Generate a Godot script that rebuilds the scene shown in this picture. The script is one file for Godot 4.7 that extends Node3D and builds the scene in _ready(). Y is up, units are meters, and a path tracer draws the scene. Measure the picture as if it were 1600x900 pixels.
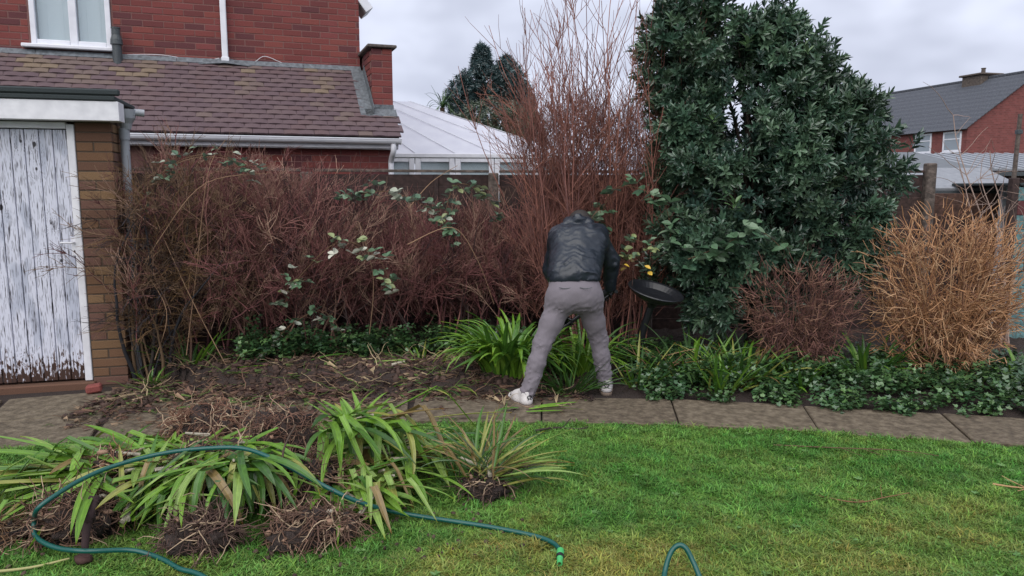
extends Node3D
# An English back garden on a grey winter day. World: x right, y up, camera looks along -z; metres.

class Builder:
	var v := PackedVector3Array()
	var n := PackedVector3Array()
	var c := PackedColorArray()
	var t := PackedVector2Array()
	var ix := PackedInt32Array()
	var col := Color(1, 1, 1)

	func tri(a: Vector3, b: Vector3, d: Vector3) -> void:
		var nn := (d - a).cross(b - a).normalized()
		var k := v.size()
		v.append(a); v.append(b); v.append(d)
		n.append(nn); n.append(nn); n.append(nn)
		c.append(col); c.append(col); c.append(col)
		t.append(Vector2.ZERO); t.append(Vector2.ZERO); t.append(Vector2.ZERO)
		ix.append(k); ix.append(k + 1); ix.append(k + 2)

	# a triangle or quad turned so that it faces away from centre
	func out3(a: Vector3, b: Vector3, d: Vector3, centre: Vector3) -> void:
		if (d - a).cross(b - a).dot((a + b + d) / 3.0 - centre) < 0.0:
			tri(a, d, b)
		else:
			tri(a, b, d)

	func out4(a: Vector3, b: Vector3, d: Vector3, e: Vector3, centre: Vector3) -> void:
		out3(a, b, d, centre)
		out3(a, d, e, centre)

	func box(lo: Vector3, hi: Vector3, ch := 0.004) -> void:
		var ce := (lo + hi) * 0.5
		var h := (hi - lo) * 0.5
		chamfer(ce, Vector3.RIGHT, Vector3.UP, Vector3.BACK, h, ch)

	func chamfer(ce: Vector3, ax: Vector3, ay: Vector3, az: Vector3, h: Vector3, ch: float) -> void:
		ch = minf(ch, minf(h.x, minf(h.y, h.z)) * 0.45)
		var p := {}
		for sx in [-1, 1]:
			for sy in [-1, 1]:
				for sz in [-1, 1]:
					p[[sx, sy, sz, 0]] = ce + ax * (sx * h.x) + ay * (sy * (h.y - ch)) + az * (sz * (h.z - ch))
					p[[sx, sy, sz, 1]] = ce + ax * (sx * (h.x - ch)) + ay * (sy * h.y) + az * (sz * (h.z - ch))
					p[[sx, sy, sz, 2]] = ce + ax * (sx * (h.x - ch)) + ay * (sy * (h.y - ch)) + az * (sz * h.z)
		for s in [-1, 1]:
			out4(p[[s, -1, -1, 0]], p[[s, 1, -1, 0]], p[[s, 1, 1, 0]], p[[s, -1, 1, 0]], ce)
			out4(p[[-1, s, -1, 1]], p[[1, s, -1, 1]], p[[1, s, 1, 1]], p[[-1, s, 1, 1]], ce)
			out4(p[[-1, -1, s, 2]], p[[1, -1, s, 2]], p[[1, 1, s, 2]], p[[-1, 1, s, 2]], ce)
		if ch <= 0.0005:
			return
		for a in [-1, 1]:
			for b in [-1, 1]:
				out4(p[[a, b, -1, 0]], p[[a, b, 1, 0]], p[[a, b, 1, 1]], p[[a, b, -1, 1]], ce)
				out4(p[[a, -1, b, 0]], p[[a, 1, b, 0]], p[[a, 1, b, 2]], p[[a, -1, b, 2]], ce)
				out4(p[[-1, a, b, 1]], p[[1, a, b, 1]], p[[1, a, b, 2]], p[[-1, a, b, 2]], ce)
				for d in [-1, 1]:
					out3(p[[a, b, d, 0]], p[[a, b, d, 1]], p[[a, b, d, 2]], ce)

	# a tapered tube along points, smooth shaded
	func tube(pts: PackedVector3Array, r0: float, r1: float, sides: int, cap := false) -> void:
		var m := pts.size()
		if m < 2:
			return
		var first := v.size()
		var side := Vector3.ZERO
		for i in m:
			var d := (pts[mini(i + 1, m - 1)] - pts[maxi(i - 1, 0)]).normalized()
			if i == 0:
				side = d.cross(Vector3(0.31, 0.77, 0.56)).normalized()
				if side.length_squared() < 0.5:
					side = d.cross(Vector3.RIGHT).normalized()
			side = (side - d * side.dot(d)).normalized()
			var up := d.cross(side)
			var r := lerpf(r0, r1, float(i) / (m - 1))
			for k in sides:
				var an := TAU * k / sides
				var q := side * cos(an) + up * sin(an)
				v.append(pts[i] + q * r)
				n.append(q)
				c.append(col)
				t.append(Vector2(float(k) / sides, float(i)))
		for i in m - 1:
			for k in sides:
				var a := first + i * sides + k
				var b := first + i * sides + (k + 1) % sides
				ix.append(a); ix.append(a + sides); ix.append(b)
				ix.append(b); ix.append(a + sides); ix.append(b + sides)
		if cap:
			for e in [0, m - 1]:
				var ce: Vector3 = pts[e]
				var out: Vector3 = (pts[e] - pts[1 if e == 0 else m - 2]).normalized()
				for k in sides:
					var a: Vector3 = v[first + e * sides + k]
					var b: Vector3 = v[first + e * sides + (k + 1) % sides]
					out3(ce, a, b, ce - out)

	# a turned profile of [radius, height] pairs about an axis through o
	func lathe(o: Vector3, axis: Vector3, prof: Array, sides := 20) -> void:
		var x := axis.cross(Vector3(0.9, 0.1, 0.43)).normalized()
		var z := axis.cross(x)
		for i in prof.size() - 1:
			for k in sides:
				var q := []
				for e in [[i, k], [i + 1, k], [i + 1, k + 1], [i, k + 1]]:
					var an: float = TAU * e[1] / sides
					q.append(o + axis * prof[e[0]][1] + (x * cos(an) + z * sin(an)) * prof[e[0]][0])
				tri(q[0], q[1], q[2])
				tri(q[0], q[2], q[3])

	func mesh() -> ArrayMesh:
		var a := []
		a.resize(Mesh.ARRAY_MAX)
		a[Mesh.ARRAY_VERTEX] = v
		a[Mesh.ARRAY_NORMAL] = n
		a[Mesh.ARRAY_COLOR] = c
		a[Mesh.ARRAY_TEX_UV] = t
		a[Mesh.ARRAY_INDEX] = ix
		var m := ArrayMesh.new()
		m.add_surface_from_arrays(Mesh.PRIMITIVE_TRIANGLES, a)
		return m

# a distance field on a grid, meshed as surface nets
class Field:
	var lo: Vector3
	var cell: float
	var nx: int
	var ny: int
	var nz: int
	var val := PackedFloat32Array()

	func _init(a: Vector3, b: Vector3, size: float) -> void:
		lo = a
		cell = size
		nx = int((b.x - a.x) / size) + 2
		ny = int((b.y - a.y) / size) + 2
		nz = int((b.z - a.z) / size) + 2
		val.resize(nx * ny * nz)
		val.fill(1.0)

	func limb(a: Vector3, b: Vector3, ra: float, rb: float, k := 0.03) -> void:
		var pad := maxf(ra, rb) + k + cell * 2.5
		var l := ((a.min(b) - Vector3.ONE * pad - lo) / cell).floor()
		var h := ((a.max(b) + Vector3.ONE * pad - lo) / cell).ceil()
		var ab := b - a
		var len2 := maxf(ab.length_squared(), 1e-9)
		for z in range(maxi(int(l.z), 0), mini(int(h.z), nz - 1) + 1):
			for y in range(maxi(int(l.y), 0), mini(int(h.y), ny - 1) + 1):
				var row := (z * ny + y) * nx
				for x in range(maxi(int(l.x), 0), mini(int(h.x), nx - 1) + 1):
					var p := lo + Vector3(x, y, z) * cell
					var s := clampf((p - a).dot(ab) / len2, 0.0, 1.0)
					var d := p.distance_to(a + ab * s) - lerpf(ra, rb, s)
					var o := val[row + x]
					var e := maxf(k - absf(d - o), 0.0) / maxf(k, 1e-6)
					val[row + x] = minf(d, o) - e * e * k * 0.25

	func cut(at: Vector3, normal: Vector3) -> void:
		for z in nz:
			for y in ny:
				var row := (z * ny + y) * nx
				for x in nx:
					val[row + x] = maxf(val[row + x], (lo + Vector3(x, y, z) * cell - at).dot(normal))

	func crease(f: Callable) -> void:
		for z in nz:
			for y in ny:
				var row := (z * ny + y) * nx
				for x in nx:
					if absf(val[row + x]) < 0.04:
						val[row + x] += f.call(lo + Vector3(x, y, z) * cell)

	func into(b: Builder, tint = null) -> void:
		var id := PackedInt32Array()
		id.resize(nx * ny * nz)
		id.fill(-1)
		var step := [0, 1, nx, nx + 1, nx * ny, nx * ny + 1, nx * ny + nx, nx * ny + nx + 1]
		var corner := [Vector3(0, 0, 0), Vector3(1, 0, 0), Vector3(0, 1, 0), Vector3(1, 1, 0), Vector3(0, 0, 1), Vector3(1, 0, 1), Vector3(0, 1, 1), Vector3(1, 1, 1)]
		var edges := [[0, 1], [2, 3], [4, 5], [6, 7], [0, 2], [1, 3], [4, 6], [5, 7], [0, 4], [1, 5], [2, 6], [3, 7]]
		var first := b.v.size()
		for z in nz - 1:
			for y in ny - 1:
				var row := (z * ny + y) * nx
				for x in nx - 1:
					var i := row + x
					if absf(val[i]) > cell * 4.0:
						continue
					var neg := 0
					for k in 8:
						if val[i + step[k]] < 0.0:
							neg += 1
					if neg == 0 or neg == 8:
						continue
					var sum := Vector3.ZERO
					var cnt := 0
					for e in edges:
						var a: float = val[i + step[e[0]]]
						var d: float = val[i + step[e[1]]]
						if (a < 0.0) != (d < 0.0):
							sum += (corner[e[0]] as Vector3).lerp(corner[e[1]], a / (a - d))
							cnt += 1
					id[i] = b.v.size()
					var p := lo + (Vector3(x, y, z) + sum / cnt) * cell
					b.v.append(p)
					b.n.append(Vector3.ZERO)
					b.c.append(b.col if tint == null else tint.call(p))
					b.t.append(Vector2.ZERO)
		var ax := [1, nx, nx * ny]
		for z in range(1, nz - 1):
			for y in range(1, ny - 1):
				var row := (z * ny + y) * nx
				for x in range(1, nx - 1):
					var i := row + x
					if absf(val[i]) > cell * 4.0:
						continue
					for q in 3:
						var inside := val[i] < 0.0
						if inside == (val[i + ax[q]] < 0.0):
							continue
						var o1: int = ax[(q + 1) % 3]
						var o2: int = ax[(q + 2) % 3]
						var a := id[i - o1 - o2]
						var d := id[i - o2]
						var e := id[i]
						var g := id[i - o1]
						if a < 0 or d < 0 or e < 0 or g < 0:
							continue
						if inside:
							for w in [a, e, d, a, g, e]:
								b.ix.append(w)
						else:
							for w in [a, d, e, a, e, g]:
								b.ix.append(w)
						var fn := (b.v[e] - b.v[a]).cross(b.v[g] - b.v[d])
						if not inside:
							fn = -fn
						b.n[a] += fn; b.n[d] += fn; b.n[e] += fn; b.n[g] += fn
		for k in range(first, b.v.size()):
			b.n[k] = b.n[k].normalized()

var rng := RandomNumberGenerator.new()
var used := {}
var M := {}
var grain: NoiseTexture2D
var mottle: NoiseTexture2D
var speckle: NoiseTexture2D
var bump_fine: NoiseTexture2D
var bump_wide: NoiseTexture2D
var hills := FastNoiseLite.new()
var straps := []
var strap_lines := []

func rr(a: float, b: float) -> float:
	return rng.randf_range(a, b)

func lin(r: float, g: float, b: float) -> Color:
	return Color(r, g, b).linear_to_srgb()

func numbered(called: String) -> String:
	used[called] = used.get(called, -1) + 1
	return called if used[called] == 0 else "%s_%03d" % [called, used[called]]

func tag(o: Node3D, label: String, category: String, group := "") -> Node3D:
	o.set_meta("label", label)
	o.set_meta("category", category)
	if group:
		o.set_meta("group", group)
	return o

func thing(called: String, label: String, category: String, at := Vector3.ZERO, turn := 0.0, group := "") -> Node3D:
	var o := Node3D.new()
	o.name = numbered(called)
	add_child(o)
	o.position = at
	o.rotation.y = turn
	return tag(o, label, category, group)

func put(called: String, what, m: Material, parent: Node3D) -> MeshInstance3D:
	var o := MeshInstance3D.new()
	o.name = numbered(called) if parent == self else called
	o.mesh = what.mesh() if what is Builder else what
	o.material_override = m
	o.cast_shadow = GeometryInstance3D.SHADOW_CASTING_SETTING_ON
	parent.add_child(o, true)
	return o

func structure(called: String, what, m: Material) -> MeshInstance3D:
	var o := put(called, what, m, self)
	o.set_meta("kind", "structure")
	return o

func many(called: String, me: Mesh, m: Material, where: Array, tints: Array, parent: Node3D) -> MultiMeshInstance3D:
	var mm := MultiMesh.new()
	mm.transform_format = MultiMesh.TRANSFORM_3D
	mm.use_colors = true
	mm.mesh = me
	mm.instance_count = where.size()
	for i in where.size():
		mm.set_instance_transform(i, where[i])
		mm.set_instance_color(i, tints[i])
	var o := MultiMeshInstance3D.new()
	o.name = numbered(called) if parent == self else called
	o.multimesh = mm
	o.material_override = m
	o.set_meta("kind", "stuff")
	parent.add_child(o, true)
	return o

func noise_tex(freq: float, low: Color, high: Color, s: int, oct := 4, type := FastNoiseLite.TYPE_SIMPLEX_SMOOTH) -> NoiseTexture2D:
	var f := FastNoiseLite.new()
	f.noise_type = type
	f.frequency = freq
	f.fractal_octaves = oct
	f.seed = s
	var g := Gradient.new()
	g.set_color(0, low)
	g.set_color(1, high)
	var x := NoiseTexture2D.new()
	x.width = 512
	x.height = 512
	x.seamless = true
	x.noise = f
	x.color_ramp = g
	return x

func mat(color: Color, rough: float, tex = null, scale := 1.0, bump = null, depth := 0.3, spec := 0.5) -> StandardMaterial3D:
	var m := StandardMaterial3D.new()
	m.albedo_color = color
	m.roughness = rough
	m.metallic_specular = spec
	if tex != null or bump != null:
		m.uv1_triplanar = true
		m.uv1_world_triplanar = true
		m.uv1_scale = Vector3.ONE * scale
	if tex != null:
		m.albedo_texture = tex
	if bump != null:
		m.heightmap_enabled = true
		m.heightmap_texture = bump
		m.heightmap_scale = depth
	return m

func plant_mat(rough: float, through: float, spec := 0.5) -> StandardMaterial3D:
	var m := StandardMaterial3D.new()
	m.albedo_color = Color(1, 1, 1)
	m.vertex_color_use_as_albedo = true
	m.roughness = rough
	m.metallic_specular = spec
	if through > 0.0:
		m.backlight_enabled = true
		m.backlight = Color(through, through, through)
	return m

# a wandering line that starts at a, along d
func wander(a: Vector3, d: Vector3, length: float, segs: int, bend: float, lift := 0.0) -> PackedVector3Array:
	var p := PackedVector3Array([a])
	d = d.normalized()
	for i in segs:
		d = (d + Vector3(rr(-bend, bend), rr(-bend, bend) + lift, rr(-bend, bend))).normalized()
		a += d * (length / segs)
		p.append(a)
	return p

func bezier(p: Array, segs := 10) -> PackedVector3Array:
	var cv := Curve3D.new()
	for i in p.size():
		var tan: Vector3 = (p[mini(i + 1, p.size() - 1)] - p[maxi(i - 1, 0)]) / 6.0
		cv.add_point(p[i], -tan, tan)
	var r := PackedVector3Array()
	for i in p.size() - 1:
		for k in segs:
			r.append(cv.sample(i, float(k) / segs))
	r.append(p[p.size() - 1])
	return r

func _ready() -> void:
	rng.seed = 20240117
	# camera
	var cam := Camera3D.new()
	cam.name = "camera"
	cam.position = Vector3(0, 1.6, 0)
	cam.rotation_degrees = Vector3(-7.7, 0, 0)
	cam.fov = 41.75
	cam.near = 0.05
	cam.far = 400.0
	cam.current = true
	add_child(cam)
	# sky and light: one flat grey overcast
	var env := Environment.new()
	env.background_mode = Environment.BG_SKY
	env.sky = Sky.new()
	env.sky.sky_material = overcast()
	env.tonemap_mode = Environment.TONE_MAPPER_LINEAR
	env.tonemap_exposure = 1.9
	env.background_energy_multiplier = 1.0
	env.sdfgi_enabled = true
	env.ssao_enabled = true
	env.ssil_enabled = true
	var we := WorldEnvironment.new()
	we.name = "environment"
	we.environment = env
	add_child(we)
	var sun := DirectionalLight3D.new()
	sun.name = "veiled_sun"
	sun.light_energy = 0.5
	sun.light_color = Color(1.0, 0.98, 0.95)
	sun.light_angular_distance = 80.0
	sun.shadow_enabled = true
	sun.rotation_degrees = Vector3(-50, -18, 0)
	add_child(sun)
	hills.seed = 5
	hills.frequency = 1.0
	hills.fractal_octaves = 3
	materials()
	make_straps()
	ground_and_lawn()
	paving()
	soil_bed()
	garage()
	house()
	conservatory()
	fence()
	beyond_the_fence()
	hedge()
	tall_shrub()
	laurel()
	round_shrubs()
	brambles()
	bed_plants()
	ground_ivy()
	bird_bath()
	person()
	heap()
	hose()
	small_things()

func overcast() -> PanoramaSkyMaterial:
	var f := FastNoiseLite.new()
	f.seed = 11
	f.frequency = 1.0
	f.fractal_octaves = 5
	f.noise_type = FastNoiseLite.TYPE_SIMPLEX_SMOOTH
	var w := 1024
	var h := 512
	var im := Image.create(w, h, false, Image.FORMAT_RGBF)
	for y in h:
		var el := PI * (0.5 - (y + 0.5) / h)
		for x in w:
			var az := TAU * (x + 0.5) / w
			var d := Vector3(cos(az) * cos(el), sin(el), sin(az) * cos(el))
			if el < -0.02:
				im.set_pixel(x, y, Color(0.10, 0.10, 0.095))
				continue
			# a cloud sheet overhead, flattened towards the horizon
			var q := Vector3(d.x, 0, d.z) / (d.y + 0.22) * 1.3
			var k := f.get_noise_3d(q.x, 4.0, q.z * 1.0) * 0.5 + 0.5
			var k2 := f.get_noise_3d(q.x * 2.7, 9.0, q.z * 2.7) * 0.5 + 0.5
			var s := clampf(0.62 * k + 0.38 * k2, 0.0, 1.0)
			s = smoothstep(0.28, 0.72, s)
			im.set_pixel(x, y, Color(0.32, 0.343, 0.42).lerp(Color(0.475, 0.505, 0.60), s))
	var m := PanoramaSkyMaterial.new()
	m.panorama = ImageTexture.create_from_image(im)
	return m

func materials() -> void:
	grain = noise_tex(0.05, Color(0.62, 0.62, 0.62), Color(1, 1, 1), 3)
	mottle = noise_tex(0.012, Color(0.55, 0.55, 0.55), Color(1, 1, 1), 4, 5)
	speckle = noise_tex(0.11, Color(0.4, 0.4, 0.4), Color(1, 1, 1), 9, 2)
	bump_fine = noise_tex(0.06, Color(0, 0, 0), Color(1, 1, 1), 6, 4)
	bump_wide = noise_tex(0.02, Color(0, 0, 0), Color(1, 1, 1), 7, 5)
	M.mortar = mat(lin(0.29, 0.145, 0.13), 0.95, grain, 4.0)
	M.brick = []
	for k in [[0.29, 0.07, 0.062], [0.255, 0.062, 0.056], [0.32, 0.082, 0.068], [0.215, 0.055, 0.054], [0.17, 0.05, 0.055], [0.30, 0.075, 0.072]]:
		M.brick.append(mat(lin(k[0], k[1], k[2]), 0.88, grain, 5.0, bump_fine, 0.25))
	M.tan_brick = []
	for k in [[0.29, 0.165, 0.082], [0.25, 0.13, 0.068], [0.32, 0.19, 0.095], [0.20, 0.10, 0.062], [0.22, 0.11, 0.08]]:
		M.tan_brick.append(mat(lin(k[0], k[1], k[2]), 0.88, grain, 6.0, bump_fine, 0.3))
	M.tan_mortar = mat(lin(0.12, 0.085, 0.06), 0.95, grain, 4.0)
	M.tile = []
	var tile_tex := noise_tex(0.03, Color(0.72, 0.72, 0.74), Color(1, 1, 1), 24)
	for k in [[0.135, 0.088, 0.096], [0.142, 0.093, 0.10], [0.128, 0.083, 0.092], [0.15, 0.1, 0.102], [0.14, 0.087, 0.09], [0.195, 0.142, 0.108], [0.17, 0.12, 0.106], [0.225, 0.165, 0.112]]:
		M.tile.append(mat(lin(k[0], k[1], k[2]), 0.8, tile_tex, 5.0, bump_fine, 0.15))
	M.slate = [mat(lin(0.115, 0.125, 0.15), 0.8, mottle, 2.0), mat(lin(0.095, 0.105, 0.13), 0.8, mottle, 2.0)]
	M.lead = mat(lin(0.20, 0.225, 0.25), 0.55, mottle, 3.0, bump_wide, 0.5)
	M.white = mat(lin(0.80, 0.81, 0.86), 0.35, noise_tex(0.02, Color(0.9, 0.9, 0.91), Color(1, 1, 1), 22), 0.6)
	M.fascia = mat(lin(0.80, 0.80, 0.83), 0.5, noise_tex(0.02, Color(0.86, 0.86, 0.87), Color(1, 1, 1), 21), 0.7)
	M.plastic_grey = mat(lin(0.36, 0.385, 0.42), 0.4, noise_tex(0.02, Color(0.85, 0.85, 0.85), Color(1, 1, 1), 23), 0.8)
	M.felt = mat(lin(0.065, 0.085, 0.09), 0.9, speckle, 3.0, bump_fine, 0.15)
	M.dark_pipe = mat(lin(0.075, 0.09, 0.10), 0.5, grain, 2.0)
	M.glass = StandardMaterial3D.new()
	M.glass.albedo_color = Color(0.75, 0.82, 0.85, 0.2)
	M.glass.transparency = BaseMaterial3D.TRANSPARENCY_ALPHA
	M.glass.roughness = 0.05
	M.blind = mat(lin(0.62, 0.70, 0.73), 0.8)
	M.room = mat(lin(0.15, 0.15, 0.16), 0.9)
	M.soil = mat(lin(0.075, 0.05, 0.042), 0.95, speckle, 2.3, bump_fine, 1.2)
	M.slab = []
	var slab_tex := noise_tex(0.016, Color(0.48, 0.45, 0.41), Color(1, 1, 0.98), 27, 8)
	for k in [[0.185, 0.15, 0.112], [0.155, 0.122, 0.09], [0.205, 0.168, 0.125]]:
		var s := mat(lin(k[0], k[1], k[2]), 0.85, slab_tex, 1.15, bump_fine, 0.5)
		s.detail_enabled = true
		s.detail_albedo = noise_tex(0.045, Color(0.27, 0.22, 0.17, 0.8), Color(0.62, 0.58, 0.48, 0.6), 31 + M.slab.size(), 5)
		s.detail_blend_mode = BaseMaterial3D.BLEND_MODE_MIX
		s.detail_mask = noise_tex(0.03, Color(0, 0, 0), Color(0.75, 0.75, 0.75), 41 + M.slab.size(), 5)
		s.detail_uv_layer = BaseMaterial3D.DETAIL_UV_2
		s.uv2_triplanar = true
		s.uv2_world_triplanar = true
		s.uv2_scale = Vector3.ONE * 0.9
		M.slab.append(s)
	M.fence = []
	for k in [[0.085, 0.048, 0.040], [0.10, 0.056, 0.046], [0.072, 0.042, 0.038]]:
		M.fence.append(mat(lin(k[0], k[1], k[2]), 0.85, mottle, 2.5, bump_fine, 0.2))
	M.post = mat(lin(0.17, 0.135, 0.115), 0.9, mottle, 2.0, bump_wide, 0.5)
	M.leaf = plant_mat(0.42, 0.35)
	M.gloss_leaf = plant_mat(0.3, 0.18, 0.6)
	M.bark = plant_mat(0.85, 0.0, 0.3)
	M.grass = plant_mat(0.65, 0.5, 0.35)
	M.hose = mat(lin(0.004, 0.075, 0.062), 0.3)
	M.connector = mat(lin(0.07, 0.42, 0.13), 0.4)
	M.black = mat(lin(0.012, 0.013, 0.016), 0.3)
	var stripes := leaf_stripes()
	M.strap = []
	for k in [[0.165, 0.345, 0.035], [0.23, 0.43, 0.06], [0.09, 0.225, 0.035], [0.30, 0.46, 0.11], [0.38, 0.40, 0.11], [0.055, 0.145, 0.03], [0.30, 0.21, 0.09], [0.07, 0.15, 0.05]]:
		var s := StandardMaterial3D.new()
		s.albedo_color = lin(k[0], k[1], k[2])
		s.roughness = 0.4
		s.albedo_texture = stripes
		s.backlight_enabled = true
		s.backlight = Color(0.55, 0.55, 0.55)
		M.strap.append(s)
	M.pale = mat(lin(0.58, 0.52, 0.40), 0.6, grain, 6.0)

# lengthwise veins and blotches of a strap leaf
func leaf_stripes() -> ImageTexture:
	var f := FastNoiseLite.new()
	f.seed = 17
	f.frequency = 1.0
	f.fractal_octaves = 3
	var im := Image.create(64, 256, false, Image.FORMAT_RGB8)
	for y in 256:
		for x in 64:
			var vein := f.get_noise_2d(x * 0.22, y * 0.006)
			var blot := f.get_noise_2d(x * 0.03 + 50, y * 0.02)
			var k := clampf(0.84 + 0.22 * vein + 0.16 * blot, 0, 1)
			var c := Color(k, k, k * 0.95)
			if absi(x - 32) < 3:
				c = c.lerp(Color(1, 1, 0.92), 0.5)
			var tip := smoothstep(232.0, 254.0, y + 14.0 * f.get_noise_2d(x * 0.1, y * 0.05))
			c = c.lerp(Color(0.95, 0.72, 0.4), tip * 0.6)
			im.set_pixel(x, y, c)
	return ImageTexture.create_from_image(im)

# ---------------------------------------------------------------- ground

func lawn_height(x: float, z: float) -> float:
	return 0.012 * hills.get_noise_2d(x * 1.3, z * 1.3) + 0.006 * hills.get_noise_2d(x * 6.0, z * 6.0)

var near_edge := [Vector2(-5.6, -3.25), Vector2(-4.6, -3.8), Vector2(-3.9, -4.10), Vector2(-3.116, -4.42), Vector2(-2.455, -4.656), Vector2(-1.6, -4.84), Vector2(-0.70, -4.955), Vector2(0.2, -4.935), Vector2(1.12, -4.885), Vector2(2.0, -4.73), Vector2(2.88, -4.545), Vector2(3.76, -4.33), Vector2(4.62, -4.08), Vector2(5.5, -3.8)]

func edge_z(x: float) -> float:
	for i in near_edge.size() - 1:
		if x <= near_edge[i + 1].x:
			return remap(x, near_edge[i].x, near_edge[i + 1].x, near_edge[i].y, near_edge[i + 1].y)
	return -3.8

func ground_and_lawn() -> void:
	rng.seed = 100
	var b := Builder.new()
	b.tri(Vector3(-300, -0.12, -320), Vector3(300, -0.12, -320), Vector3(300, -0.12, 60))
	b.tri(Vector3(-300, -0.12, -320), Vector3(300, -0.12, 60), Vector3(-300, -0.12, 60))
	structure("ground", b, mat(lin(0.07, 0.09, 0.035), 0.95, mottle, 0.5))
	# the lawn's turf
	b = Builder.new()
	var st := 0.06
	var x0 := -5.4
	var nx := 178
	var nz := 76
	for j in nz + 1:
		for i in nx + 1:
			var x := x0 + i * st
			var z := lerpf(-0.6, edge_z(x) - 0.02, float(j) / nz)
			b.v.append(Vector3(x, lawn_height(x, z) - 0.004, z))
			b.n.append(Vector3.UP)
			b.t.append(Vector2.ZERO)
			b.c.append(grass_tint(x, z) * Color(0.6, 0.5, 0.6))
	for j in nz:
		for i in nx:
			var a := j * (nx + 1) + i
			for k in [a, a + nx + 1, a + 1, a + 1, a + nx + 1, a + nx + 2]:
				b.ix.append(k)
	var turf := plant_mat(0.95, 0.0, 0.2)
	turf.uv1_triplanar = true
	turf.uv1_world_triplanar = true
	turf.uv1_scale = Vector3.ONE * 3.0
	turf.albedo_texture = speckle
	structure("lawn", b, turf)
	# blades
	b = Builder.new()
	for k in 17:
		var o := Vector3(rr(-0.026, 0.026), -0.004, rr(-0.026, 0.026))
		var an := rr(0, TAU)
		var lean := rr(0.2, 1.5)
		var l := rr(0.022, 0.056)
		var d := Vector3(cos(an) * lean, 1.0, sin(an) * lean).normalized()
		var s := Vector3(-sin(an), 0, cos(an)) * rr(0.0013, 0.0024)
		b.col = Color(1, 1, 1) * rr(0.6, 1.35)
		var mid := o + d * l * 0.55
		var tip := mid + (d + Vector3(cos(an), -0.5, sin(an)) * 0.9).normalized() * l * 0.5
		b.tri(o - s, mid - s, o + s)
		b.tri(o + s, mid - s, mid + s)
		b.tri(mid - s, tip, mid + s)
	var where := []
	var tints := []
	var count := 0
	while count < 60000:
		var z := rr(-5.0, -2.15)
		var x := rr(-1, 1) * (-z * 0.74 + 0.75)
		if z < edge_z(x) - 0.012 + 0.03 * rng.randf():
			continue
		count += 1
		var s := rr(0.6, 1.2) * (1.0 + 0.7 * hills.get_noise_2d(x * 5.0 + 40, z * 5.0))
		where.append(Transform3D(Basis(Vector3.UP, rr(0, TAU)).scaled(Vector3(s, s * rr(0.7, 1.2), s)), Vector3(x, lawn_height(x, z), z)))
		tints.append(grass_tint(x, z) * Color(rr(0.8, 1.25), rr(0.85, 1.15), rr(0.8, 1.2)) * rr(0.75, 1.25))
	var g := many("grass", b.mesh(), M.grass, where, tints, self)
	tag(g, "short green lawn grass with yellowed mossy patches before the path", "grass")
	# flat rosettes of lawn weeds
	var leaf := oval_leaf(0.5, 0.08)
	b = Builder.new()
	for k in 9:
		add_mesh(b, leaf, strap_frame(Vector3(0, 0.012, 0), k * 0.75 + rr(-0.3, 0.3), rr(0.0, 0.5), rr(0.012, 0.026), rr(0.012, 0.024), rr(-0.4, 0.4)), Color(1, 1, 1) * rr(0.7, 1.3))
	where = []
	tints = []
	while where.size() < 130:
		var z := rr(-4.8, -2.5)
		var x := rr(-1, 1) * (-z * 0.72)
		if z < edge_z(x) + 0.05 or (rng.randf() < 0.75 and hills.get_noise_2d(x * 1.4 + 70, z * 1.8) < 0.12):
			continue
		where.append(Transform3D(Basis(Vector3.UP, rr(0, TAU)).scaled(Vector3.ONE * rr(0.6, 1.3)), Vector3(x, lawn_height(x, z) + 0.006, z)))
		tints.append(Color(0.07, 0.18, 0.04).lerp(Color(0.14, 0.27, 0.07), rng.randf()))
	tag(many("lawn_weeds", b.mesh(), M.leaf, where, tints, self), "small flat broad-leaved weeds dotted through the lawn", "weeds")

# patches of moss and straw-coloured thatch seen in the lawn
var patches := [[-0.35, -2.95, 0.25, 0.5], [0.55, -2.9, 0.3, 0.5], [1.0, -3.3, 0.2, 0.35], [1.6, -3.0, 0.25, 0.45], [0.35, -3.05, 0.32, 0.7], [0.75, -3.1, 0.22, 0.45], [0.0, -3.2, 0.18, 0.5], [0.1, -3.45, 0.12, 0.4], [1.75, -3.35, 0.22, 0.5], [2.1, -3.25, 0.2, 0.55], [2.2, -3.6, 0.25, 0.4], [1.25, -2.95, 0.22, 0.5], [-1.35, -2.95, 0.12, 0.5], [2.45, -3.1, 0.15, 0.5], [-0.2, -3.1, 0.15, 0.4], [1.35, -3.2, 0.15, 0.4]]

func grass_tint(x: float, z: float) -> Color:
	var y := 0.16 * clampf(hills.get_noise_2d(x * 2.2 + 9, z * 2.2) * 2.0, 0, 1) + 0.22 * clampf(hills.get_noise_2d(x * 8.0, z * 8.0 + 7), 0, 1)
	for p in patches:
		y += p[3] * exp(-(pow(x - p[0], 2) + pow((z - p[1]) * 1.4, 2)) / (p[2] * p[2]))
	y *= 0.75 + 0.6 * hills.get_noise_2d(x * 14.0, z * 14.0)
	var dark := clampf(hills.get_noise_2d(x * 1.1, z * 1.7 + 30) + 0.35, 0, 1)
	var c := (Color(0.08, 0.222, 0.038).lerp(Color(0.152, 0.305, 0.06), dark) * (1.0 + 0.55 * hills.get_noise_2d(x * 11.0 + 3, z * 11.0)))
	return c.lerp(Color(0.34, 0.29, 0.075), clampf(y, 0, 0.7))

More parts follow.
